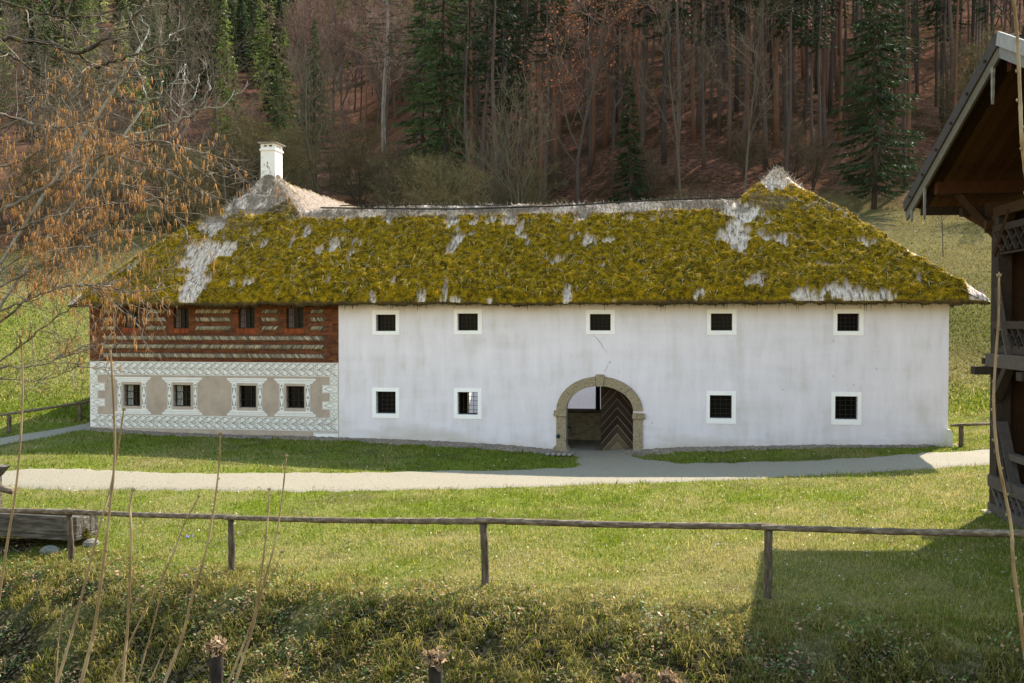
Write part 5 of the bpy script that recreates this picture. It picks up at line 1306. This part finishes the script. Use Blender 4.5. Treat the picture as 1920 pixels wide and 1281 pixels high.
for p, q, w, c in (((-.10, -.34, 1.86), (-.10, -1.02, .55), .09, GREY), ((-.02, -.58, 1.84), (-.02, -1.30, .58), .20, GREY), ((-.10, -.50, 4.45), (-.10, -1.05, 3.15), .10, GREY), ((-.02, -.52, 4.1), (-.02, -.98, 3.3), .14, DGREY)):
    mb = MB(); mb.beam(p, q, .035, w, sh(c), (1, 0, 0), .004); o = mb.build('leaning_plank', M_old, barn)
mb = MB(); mb.beam((-.05, -.97, 2.92), (-.05, -.30, 2.22), .14, .17, sh(DGREY, 1, 1.2), (1, 0, 0), .008); mb.build('brace', M_old, barn)
mb = MB(); mb.beam((.0, -.9, 5.9), (.0, -.2, 5.1), .12, .14, sh(BRN), (1, 0, 0)); mb.beam((-.6, .35, 6.4), (.1, -.05, 5.4), .12, .14, sh(BRN)); mb.build('brace', M_old, barn)
# purlins carrying the verge
for yy, zz, h, w in ((.32, 6.50, .24, .2), (1.25, 6.14, .17, .16), (-3.4, ZP - .42, .24, .2), (-7.1, 6.5, .24, .2)):
    mb = MB(); mb.beam((-1.02, yy, min(zz, rz_(yy) - .2)), (1.0 if yy > 0 else 8, yy, min(zz, rz_(yy) - .2)), w, h, sh(RED if yy < 1 else DGREY, .6, .9), (0, 0, 1), .006); mb.build('purlin', M_old, barn)
mb = MB(); mb.box(.0, .8, .2, .5, 5.6, 6.2, sh(BRN)); mb.box(-.35, .1, .75, .95, 5.98, 6.16, sh(DGREY)); mb.beam((-.1, -.1, 5.7), (-.1, 1.2, 6.1), .16, .18, sh(BRN)); mb.build('bracket', M_old, barn)
# roof: soffit boards, top shingle layer, verge boards
mb = MB(); x = -1.12
while x < 8.6:
    w = rnd.uniform(.14, .24); c = rnd.choice([BRN, RED, ORG, RED, DGREY, ORG])
    for (ya, yb) in ((LA, PK), (PK, 2 * PK - LA)):
        dz = rnd.uniform(-.012, .012); mb.beam((x + w / 2, ya, rz_(ya) - .03 + dz), (x + w / 2, yb, rz_(yb) - .03 + dz), w - .008, .035, sh(c, .55, 1.25))
    x += w
mb.build('soffit_board', M_old, barn)
mb = MB(); nrow = 17
for sgn in (1, -1):
    for j in range(nrow):
        a, b = j / nrow, (j + 1) / nrow; ya = PK + sgn * (LA - PK) * a; yb = PK + sgn * (LA - PK) * (b + .012); x = -1.16
        while x < 8.7:
            w = rnd.uniform(.16, .3); mb.beam((x + w / 2, ya, rz_(ya) + .05), (x + w / 2, yb, rz_(yb) + .085 + rnd.uniform(0, .015)), w - .006, .03, sh(DGREY, .6, 1.4)); x += w
mb.build('shingle_layer', M_old, barn)
for ya, yb in ((LA, PK), (2 * PK - LA, PK)):
    mb = MB(); c = sh((.065, .056, .055), .95, 1.05) if ya > 0 else (.30, .285, .29)
    mb.beam((-1.20, ya + .02 * (1 if ya > 0 else -1), rz_(ya) + .0), (-1.20, yb, rz_(yb) + .0), .05, .22, c, (0, 0, 1), .004); mb.build('verge_cap', M_old, barn)
    mb = MB(); c = (.135, .118, .10) if ya > 0 else (.20, .185, .185)
    mb.beam((-1.165, ya, rz_(ya) - .21), (-1.165, yb, rz_(yb) - .21), .045, .20, c, (0, 0, 1), .006); mb.build('verge_board', M_old, barn)
for yy, L in ((PK + .30, .62), (.55, .66), (1.42, .26), (-6, .6)):
    z0 = rz_(yy) - .28; mb = MB(); pr = [.085, .085, .06, .075, .05, .06, .03, .012]; n = len(pr)
    for i in range(n - 1):
        za, zb_ = z0 - L * i / (n - 1), z0 - L * (i + 1) / (n - 1); wa, wb = pr[i] / 2 * 1.1, pr[i + 1] / 2 * 1.1
        vs = [(xx, yy + s_ * ww, zz) for zz, ww in ((za, wa), (zb_, wb)) for xx, s_ in ((-1.19, -1), (-1.19, 1), (-1.15, 1), (-1.15, -1))]
        mb.add(vs, [(0, 1, 5, 4), (1, 2, 6, 5), (2, 3, 7, 6), (3, 0, 4, 7)], sh((.21, .19, .17), .85, 1.15))
    mb.build('verge_pendant', M_old, barn)
for k in range(6):
    yy = LA - .5 - k * .85; mb = MB(); mb.tube([(-1.27, yy, rz_(yy) - .06), (-1.16, yy, rz_(yy) - .06)], .028, 6, DGREY); mb.build('peg', M_old, barn)
mb = MB(); mb.tube([(-1.0, PK - .55, ZP - .05), (8, PK - .55, ZP - .05)], .12, 8, BRN); mb.build('weight_log', M_old, barn)
mb = MB(); mb.box(-.20, .2, -.28, .06, -.2, .02, (.40, .33, .24)); o = mb.build('base_stone', M_cobble, barn); b_ = o.modifiers.new('soft', 'BEVEL'); b_.width = .04; b_.segments = 2

# ------------------------------------------------------------------ trees
M_needle = leafy('needle', (1, 1, 1), .22, .7, .45, .35)
M_twig = make_tinted('twig_bark', bstr=.2, var=.25, scale=1.5)
M_trunk = make_tinted('trunk_bark', bstr=.8, var=.55, stretch=(3, 3, .8), scale=3)
M_rust = leafy('beech_leaf', (1, 1, 1), .4, .7, .25, .6)
def rot_any(d, ang, az):
    o = d.orthogonal().normalized(); o = Quaternion(d, az) @ o
    return (d * math.cos(ang) + o * math.sin(ang)).normalized()
class Proto:
    """meshes of one kind of tree: list of (part name, mesh, child list)"""
    def __init__(s, parts): s.parts = parts
def mk(mb, mat, name, smooth=False):
    me = mb.mesh(name, smooth); me.materials.append(mat); return me
def np_me(name, V, Fc, mat, tint):
    o = np_mesh(name, V, Fc, mat, None, tint); me = o.data; bpy.data.objects.remove(o); return me
def spruce(H, R, clear, seed, colr, nsp=16, step=.42, droop=.25, density=1.0, bw=1.0, bark=(.055, .045, .04), gap=0.0):
    r = np.random.RandomState(seed); rr = random.Random(seed)
    mb = MB(); n = 10; mb.tube([(.12 * math.sin(i * .9 + seed), .12 * math.cos(i * 1.3), H * i / n) for i in range(n + 1)], [max(.0088 * H * (1 - .93 * i / n), .02) for i in range(n + 1)], 7, bark)
    A, B, Cc, T = [], [], [], []
    z = clear * H; br = MB()
    while z < H * .985:
        f = (z - clear * H) / (H * (1 - clear)); L0 = R * (1 - f) ** .85 * (1 if f > .08 else .65 + 4 * f)
        nb = max(3, int(round(6 * density)))
        for k in range(nb):
            if rr.random() < gap: continue
            az = rr.uniform(0, 6.283); L = max(L0 * rr.uniform(.6, 1.15), .15); dr = droop * rr.uniform(.6, 1.4); zz = z + rr.uniform(-.3, .3)
            m = max(7, int(nsp * 2.1 * (L / R) ** .7)); s = r.uniform(.12, 1, m) ** .8
            ca, sa = math.cos(az), math.sin(az)
            hz_ = -dr * L * (s * 1.5 - .75 * s * s) + .0 * s
            px_ = s * L
            c = np.stack([px_ * ca, px_ * sa, zz + hz_], -1)
            side = r.choice([-1, 1], m) * r.uniform(.1, .9, m); dn = -r.uniform(.15, 1.1, m)
            d = np.stack([ca * r.uniform(.3, 1, m) - sa * side, sa * r.uniform(.3, 1, m) + ca * side, dn * (.7 + .5 * droop * 2)], -1); d /= np.linalg.norm(d, axis=1)[:, None]
            ln = (r.uniform(.28, .75, m) * (.5 + .5 * L / R) * (R / 3.5) ** .4)[:, None]
            w = np.cross(d, r.normal(0, 1, (m, 3))); w /= np.linalg.norm(w, axis=1)[:, None]; w *= bw * r.uniform(.03, .075, m)[:, None] * (R / 3.5) ** .4
            A.append(c - w); B.append(c + w); Cc.append(c + d * ln)
            sh_ = rr.uniform(.65, 1.3); tt = np.array(colr) * sh_ * r.uniform(.7, 1.35, (m, 1)); T.append(tt)
            if L > .8: br.tube([(0, 0, zz), (ca * L * .5, sa * L * .5, zz - dr * L * .56), (ca * L, sa * L, zz - dr * L * .75)], [.035, .022, .008], 3, (.05, .04, .032), False)
        z += step * rr.uniform(.7, 1.3) * (1.0 if f < .8 else .7)
    z = clear * H * .35
    while z < clear * H:                                     # dead stubs on the bare bole
        az = rr.uniform(0, 6.283); L = rr.uniform(.3, 1.4); br.tube([(0, 0, z), (math.cos(az) * L, math.sin(az) * L, z - L * rr.uniform(-.1, .4))], [.022, .007], 3, (.07, .058, .05), False); z += rr.uniform(.2, .6)
    V = np.stack([np.concatenate(A), np.concatenate(B), np.concatenate(Cc)], 1).reshape(-1, 3)
    crown = np_me('crown', V, np.arange(len(V)).reshape(-1, 3), M_needle, np.repeat(np.concatenate(T), 3, 0))
    return Proto([('trunk', mk(mb, M_trunk, 'trunk', True), [('branchwork', mk(br, M_twig, 'branchwork'))]), ('crown', crown, [])])
def bare(H, fork, spread, seed, colr, bark, lv=4, nk=(9, 6, 5, 3), up=.25, r0=.16, tw=.02, leaves=None, stems=1, first=.3, ratio=.5):
    rr = random.Random(seed); mt, mc = MB(), MB(); tips = []
    def go(p, d, L, r, lvl):
        ns = 7 if lvl == 0 else (4 if lvl < 3 else 2); pts = [p.copy()]; q = p.copy(); a = d.copy()
        wob = .06 if lvl == 0 else .17
        for i in range(ns):
            a = (a + Vector((rr.gauss(0, wob), rr.gauss(0, wob), rr.gauss(0, wob) + (up * .25 if lvl else .03)))).normalized(); q = q + a * (L / ns); pts.append(q.copy())
        re = r * (.30 if lvl == 0 else .4); k_ = rr.uniform(.75, 1.25); col_ = tuple(c * k_ for c in (bark if lvl < 2 else colr))
        (mt if lvl == 0 else mc).tube(pts, [max(r + (re - r) * i / ns, .006) for i in range(ns + 1)], (7, 5, 4, 3, 3)[lvl], col_, False)
        if lvl >= lv: tips.append((pts[-1], a)); return
        cnt = nk[lvl]
        for k in range(cnt):
            t = (first + (1 - first) * (k + rr.random()) / cnt) if lvl == 0 else .2 + .8 * (k + rr.random()) / cnt
            i = min(int(t * ns), ns - 1); o = pts[i].lerp(pts[i + 1], t * ns - i); dd = (pts[i + 1] - pts[i]).normalized()
            b = rot_any(dd, spread * rr.uniform(.55, 1.25), rr.uniform(0, 6.283))
            go(o, b, L * ratio * (1.25 - .65 * t if lvl == 0 else rr.uniform(.7, 1.1)) * (1 if lvl else 1.0), max(re + (r - re) * (1 - t), .01) * .62 if lvl < 2 else tw * (1 if lvl == 2 else .7), lvl + 1)
    for s in range(stems):
        d0 = Vector((0, 0, 1)) if stems == 1 else rot_any(Vector((0, 0, 1)), rr.uniform(.05, .45), rr.uniform(0, 6.283))
        go(Vector((rr.gauss(0, .15 * (stems > 1)), rr.gauss(0, .15 * (stems > 1)), -.3)), d0, H * rr.uniform(.8, 1) if stems > 1 else H, r0, 0)
    parts = [('trunk', mk(mt, M_trunk, 'trunk', True), []), ('crown', mk(mc, M_twig, 'crown'), [])]
    if leaves:
        lc, sz, per, prob = leaves; r = np.random.RandomState(seed); P = np.array([t[0] for t in tips if rr.random() < prob])
        P = np.repeat(P, per, 0) + r.normal(0, .18, (len(P) * per, 3)); n = len(P); d = r.normal(0, 1, (n, 3)); d /= np.linalg.norm(d, axis=1)[:, None]; e = np.cross(d, r.normal(0, 1, (n, 3))); e /= np.linalg.norm(e, axis=1)[:, None]; s = r.uniform(.5, 1, (n, 1)) * sz
        V = np.stack([P - d * s, P + e * s * .6, P + d * s, P - e * s * .6], 1).reshape(-1, 3)
        parts.append(('leaves', np_me('leaves', V, np.arange(4 * n).reshape(n, 4), M_rust, np.repeat(np.array(lc) * r.uniform(.5, 1.4, (n, 1)), 4, 0)), []))
    return Proto(parts)
def joined(p):
    """one mesh with the parts' materials, for trees too small to show their parts"""
    V, Fs, T, mi, mats = [], [], [], [], []; o = 0
    allp = []
    for nm, me, ch in p.parts: allp.append(me); allp += [c[1] for c in ch]
    for me in allp:
        co = np.empty(len(me.vertices) * 3, 'f'); me.vertices.foreach_get('co', co); V.append(co.reshape(-1, 3))
        t = np.empty(len(me.vertices) * 4, 'f'); me.attributes['tint'].data.foreach_get('color', t); T.append(t.reshape(-1, 4)[:, :3])
        for f in me.polygons: Fs.append([i + o for i in f.vertices]); mi.append(len(mats))
        mats.append(me.materials[0]); o += len(me.vertices)
    me = bpy.data.meshes.new('tree'); me.from_pydata(np.concatenate(V).tolist(), [], Fs)
    a = me.attributes.new('tint', 'FLOAT_COLOR', 'POINT'); t = np.ones((o, 4), 'f'); t[:, :3] = np.concatenate(T); a.data.foreach_set('color', t.ravel())
    for m in mats: me.materials.append(m)
    me.polygons.foreach_set('material_index', mi); me.update(); return me
DG = (.020, .034, .011); MG = (.062, .092, .028); YG = (.21, .25, .065); GB = (.36, .38, .13)
PR = {}
PR['spruce_a'] = spruce(27, 4.0, .07, 1, (.034, .054, .02), 30, .40, .30, 1.15, gap=.10)
PR['spruce_b'] = spruce(24, 3.4, .10, 2, MG, 22, .42, .28, 1.1)
PR['spruce_c'] = spruce(30, 3.6, .40, 3, DG, 20, .46, .22, .9, gap=.15)
PR['spruce_d'] = spruce(13, 2.0, .03, 4, (.026, .042, .014), 20, .32, .30, 1.2)
PR['pole_a'] = spruce(30, 2.8, .62, 5, DG, 14, .55, .15, .8, bark=(.105, .074, .063), gap=.2)
PR['pole_b'] = spruce(32, 2.6, .68, 6, MG, 13, .6, .1, .75, bark=(.14, .074, .05), gap=.25)
PR['pole_c'] = spruce(27, 2.4, .55, 7, DG, 13, .55, .2, .8, bark=(.082, .06, .053), gap=.2)
PR['bare_a'] = bare(19, .4, .85, 11, (.29, .185, .15), (.12, .088, .075), 4, (14, 7, 6, 3), .3, .20, .026, first=.32, ratio=.42)
PR['bare_b'] = bare(22, .4, .75, 12, (.265, .165, .135), (.11, .082, .07), 4, (15, 7, 6, 3), .35, .20, .026, first=.42, ratio=.36)
PR['bare_c'] = bare(15, .3, .8, 13, (.125, .098, .072), (.08, .066, .052), 4, (9, 5, 5, 3), .45, .13, .02, first=.28, ratio=.5)
PR['bare_pale'] = bare(13, .3, .6, 14, (.125, .105, .072), (.10, .085, .06), 4, (7, 5, 4, 3), .7, .10, .016, stems=3, first=.3, ratio=.45)
PR['beech_rust'] = bare(20, .3, .9, 15, (.17, .115, .09), (.09, .07, .06), 4, (12, 6, 5, 2), .2, .2, .02, ((.36, .125, .055), .13, 2, .8), first=.25, ratio=.40)
PR['shrub'] = bare(5.0, .2, .8, 16, (.10, .075, .05), (.07, .055, .042), 3, (7, 6, 6, 2), .35, .06, .014, stems=5, first=.1, ratio=.5)
PR['shrub_bud'] = bare(6.2, .2, .9, 17, (.13, .105, .055), (.075, .062, .044), 3, (9, 8, 8, 2), .30, .06, .013, ((.12, .10, .035), .05, 2, .75), stems=6, first=.1, ratio=.48)
PR['purple'] = bare(17, .3, .7, 18, (.21, .13, .105), (.12, .09, .08), 4, (13, 8, 7, 3), .45, .16, .028, first=.2, ratio=.42)
PR['larch'] = spruce(27, 3.4, .35, 19, (.085, .075, .035), 6, .55, .05, .9, bark=(.21, .18, .16), gap=.1)
FARK = []
for i, (H, R, c) in enumerate(((25, 3.6, MG), (22, 3.2, YG), (27, 3.6, DG), (20, 3.4, GB), (24, 3.0, (.05, .066, .02)))):
    FARK.append(('conifer', joined(spruce(H, R * 1.15, .04, 30 + i, c, 11, .62, .3, 1.1, 3.4))))
for i, c in enumerate(((.19, .14, .12), (.17, .145, .095))):
    FARK.append(('bare_tree', joined(bare(16, .3, .8, 40 + i, c, (.10, .085, .075), 3, (13, 8, 9, 2), .4, .15, .045, first=.15, ratio=.45))))
placed = []
def tree(kind, x, y, label, group=None, h=None, cat='tree', name=None, rz=None):
    p = PR[kind]; z = g1(x, y) - .15
    root = empty(name or {'spruce': 'spruce_tree', 'pole': 'spruce_tree', 'larch': 'larch_tree', 'shrub': 'shrub'}.get(kind.split('_')[0], 'bare_tree'), (x, y, z), rnd.uniform(0, 6.28) if rz is None else rz, label, cat, group)
    s = h or rnd.uniform(.85, 1.12); root.scale = (s * rnd.uniform(.93, 1.07), s * rnd.uniform(.93, 1.07), s)
    root.rotation_euler = (rnd.gauss(0, .015), rnd.gauss(0, .015), root.rotation_euler.z)
    for nm, me, ch in p.parts:
        o = link(nm, me, root)
        for cn, cm in ch: link(cn, cm, o, kind='stuff')
    placed.append((x, y)); return root
def tpx(kind, px, y, label, h=None, **kw): return tree(kind, (px - CX) / F * y, y, label, None, h, **kw)
# trees one can pick out
tpx('spruce_a', 1637, 78, 'big dark spruce with layered drooping branches standing left of the barn roof', .98, rz=.4)
tpx('spruce_d', 1181, 84, 'short dense dark spruce behind the middle of the roof ridge', 1.02, rz=1)
tpx('spruce_b', 832, 92, 'tall dark spruce with hanging branches above the yellowish bush', 1.25, rz=2)
tpx('pole_c', 903, 90, 'dark straight trunk of a tall spruce just right of the hanging spruce', 1.15)
tpx('spruce_c', 990, 118, 'dark spruce crown high above the roof middle with no branches lower down', 1.05)
tpx('larch', 720, 112, 'pale straight trunk with sparse level branches, tallest left of the hanging spruce', 1.15)
tpx('pole_b', 686, 106, 'thin reddish bare pole of a trunk between the chimney and the pale trunk', .62)
tpx('shrub_bud', 838, 72, 'yellow green budding bush rising behind the roof ridge', 1.15, cat='bush', name='budding_bush')
tpx('shrub_bud', 795, 74, 'lower yellowish thicket at the left foot of the budding bush', .72, cat='bush', name='budding_bush')
tpx('bare_pale', 985, 76, 'pale bare tree forking into thin upright limbs behind the roof middle', .95)
tpx('bare_pale', 918, 78, 'smaller pale bare tree beside the dark straight trunk', .7)
tpx('beech_rust', 1082, 88, 'beech still holding rusty red leaves behind the roof middle', 1.05)
tpx('beech_rust', 1150, 104, 'second rusty leaved beech, higher and half hidden behind the short spruce', .95)
tpx('spruce_b', 588, 118, 'dark narrow spruce right above the chimney', .72)
tpx('spruce_b', 522, 100, 'small dark spruce directly behind the chimney', .52)
tpx('bare_pale', 600, 82, 'fan of pale bare stems right of the chimney', 1.0)
tpx('bare_c', 1392, 80, 'bare tree with twisting pale limbs near the right hump of the roof', .95)
tpx('bare_c', 1278, 82, 'bare tree with long outstretched limbs right of the short spruce', .95)
tpx('pole_b', 1452, 96, 'tall reddish pine trunk standing over the right hump of the roof', 1.1)
tpx('pole_b', 1531, 124, 'orange barked pine trunk high above the right hump', 1.2)
tpx('bare_c', 1768, 60, 'small lone bare tree on the meadow between the eave corner and the barn', .30)
tpx('purple', 640, 150, 'rounded pinkish bare crown left of the pale straight trunk', 1.25)
tpx('purple', 585, 165, 'pinkish bare crown above the narrow spruce', 1.1)
tpx('shrub', 1850, 74, 'pale tangled shrub beside the barn roof, lower of two', 1.3, cat='bush'); tpx('shrub_bud', 1845, 96, 'pale tangled shrub high beside the barn roof top', 1.6, cat='bush')
tpx('bare_c', 245, 66, 'thin dark bare tree on the meadow edge behind the hazel', .5); tpx('bare_c', 430, 72, 'grey bare tree just left of the chimney', .85)
random.seed(5)
def ok_far(x, y, d): return all((x - a) ** 2 + (y - b) ** 2 > d * d for a, b in placed)
def scatter(n, kinds, pxr, yr, dmin, name_lab, h=(.85, 1.12)):
    k = 0; tries = 0
    while k < n and tries < n * 60:
        tries += 1; y = math.sqrt(rnd.uniform(yr[0] ** 2, yr[1] ** 2)); px = rnd.uniform(*pxr); x = (px - CX) / F * y
        if not ok_far(x, y, dmin): continue
        kd = rnd.choice(kinds); lab = name_lab(kd); tree(kd, x, y, lab[0], lab[1], rnd.uniform(*h)); k += 1
    return k
def lab_r(kd):
    if kd.startswith('pole') or kd.startswith('spruce'): return ('tall straight spruce trunk among many on the leaf strewn slope behind the roof', 'spruce trunks on the wooded slope')
    return ('leafless brown beech among many on the leaf strewn slope behind the roof', 'bare beeches on the wooded slope')
def lab_l(kd):
    if kd.startswith('pole') or kd.startswith('spruce'): return ('dark spruce in the mixed wood above the brick end of the farmhouse', 'spruces of the wood behind the chimney')
    if kd.startswith('shrub'): return ('leafless shrub in the thicket along the wood edge behind the roof', 'shrubs along the wood edge')
    return ('leafless grey brown tree in the mixed wood above the brick end of the farmhouse', 'bare trees of the wood behind the chimney')
def lab_s(k): return ('leafless shrub in the thicket along the wood edge behind the roof', 'shrubs along the wood edge')
scatter(84, ['pole_a', 'pole_b', 'pole_c', 'pole_c', 'pole_c', 'spruce_c'], (870, 1860), (82, 116), 1.7, lab_r, (.72, 1.08))
scatter(62, ['pole_a', 'pole_b', 'pole_c', 'bare_b', 'pole_c', 'spruce_c', 'bare_a'], (790, 1960), (105, 145), 2.3, lab_r)
scatter(95, ['bare_a', 'bare_b', 'bare_a', 'bare_b', 'pole_a', 'beech_rust'], (720, 1900), (118, 205), 2.4, lab_r)
scatter(16, ['bare_a', 'bare_b', 'purple', 'spruce_b', 'bare_c'], (660, 900), (95, 170), 3.2, lab_l, (.8, 1.05))
scatter(12, ['purple'], (550, 720), (140, 190), 4.5, lambda k: ('pinkish bare crown in the mass above and right of the chimney', 'pinkish bare crowns above the chimney'), (.95, 1.2))
scatter(13, ['spruce_b', 'bare_a', 'bare_c', 'bare_c', 'purple', 'bare_a'], (-160, 480), (88, 140), 3.4, lab_l, (.3, .48))
scatter(16, ['bare_c', 'shrub', 'shrub', 'purple'], (240, 700), (84, 130), 2.6, lab_l, (.3, .5))
scatter(16, ['shrub', 'shrub', 'shrub_bud'], (430, 1000), (76, 92), 2.0, lab_s)
scatter(45, ['bare_a', 'bare_b', 'bare_b', 'pole_a'], (1150, 1960), (125, 190), 2.2, lab_r)
scatter(12, ['shrub'], (1000, 1750), (82, 110), 2.0, lab_s)
scatter(16, ['shrub', 'shrub', 'bare_c'], (-140, 230), (56, 74), 1.6, lambda k: ('leafless shrub in the thicket on the meadow edge behind the hazel', 'shrubs behind the hazel'), (.6, .95))
scatter(12, ['shrub', 'shrub_bud', 'bare_c'], (-120, 400), (66, 84), 2.2, lambda k: ('leafless shrub in the thicket on the meadow edge behind the hazel', 'shrubs behind the hazel'))
nfar = 0
for i in range(4000):
    if nfar >= 290: break
    y = rnd.uniform(150, 430); px = rnd.uniform(-100, 640) if i % 4 else rnd.uniform(560, 780); x = (px - CX) / F * y
    if px > 540 and y < 200: continue
    if not ok_far(x, y, 4.0): continue
    q = rnd.random(); nm, me = FARK[rnd.randrange(5)] if q < .92 else FARK[5 + rnd.randrange(2)]
    o = link('conifer_tree' if nm == 'conifer' else 'bare_tree', me); o.location = (x, y, g1(x, y) - .3); s = rnd.uniform(.65, 1.0); o.scale = (s, s, s * rnd.uniform(.9, 1.15)); o.rotation_euler = (0, 0, rnd.uniform(0, 6.28)); placed.append((x, y)); nfar += 1  # distant conifers, made from the joined spruce meshes
    o['category'] = 'tree'
    o['label'], o['group'] = ('conifer on the distant sunlit hillside at the upper left', 'conifers on the distant hillside') if nm == 'conifer' else ('leafless rounded tree among the conifers on the distant hillside', 'bare trees on the distant hillside')
print('trees', len(placed), 'far', nfar)

# ------------------------------------------------------------------ light, sky, camera
ELEV, AZ = math.radians(43), math.atan2(.64, .77)
sd = Vector((math.sin(AZ) * math.cos(ELEV), math.cos(AZ) * math.cos(ELEV), math.sin(ELEV)))
su = bpy.data.lights.new('sun', 'SUN'); su.energy = 5.0; su.angle = math.radians(.55); su.color = (1.0, .93, .80)
so = bpy.data.objects.new('sun', su); COL.objects.link(so); so.rotation_euler = sd.to_track_quat('Z', 'Y').to_euler(); so.location = (20, 30, 60)
w = bpy.data.worlds.new('World'); S.world = w; w.use_nodes = True; nt = w.node_tree
sky = nt.nodes.new('ShaderNodeTexSky'); sky.sky_type = 'NISHITA'; sky.sun_disc = False; sky.sun_elevation = ELEV; sky.sun_rotation = AZ; sky.dust_density = 0.5; sky.air_density = 2.1; sky.ozone_density = 1.0
bg = nt.nodes['Background']; nt.links.new(sky.outputs[0], bg.inputs['Color']); bg.inputs['Strength'].default_value = .15
cam = bpy.data.cameras.new('camera'); co = bpy.data.objects.new('camera', cam); COL.objects.link(co); S.camera = co
cam.lens = 35.0; cam.sensor_width = 36.0; cam.clip_start = .1; cam.clip_end = 3000; co.location = (0, 0, EYE); co.rotation_euler = (math.pi / 2 - PIT, 0, 0)
S.view_settings.view_transform = 'Standard'; S.view_settings.look = 'None'; S.view_settings.gamma = 1.0; S.view_settings.exposure = 1.3
S.cycles.max_bounces = 6; S.cycles.diffuse_bounces = 4; S.cycles.glossy_bounces = 2; S.cycles.transmission_bounces = 3; S.cycles.use_denoising = True; S.cycles.sample_clamp_indirect = 6.0
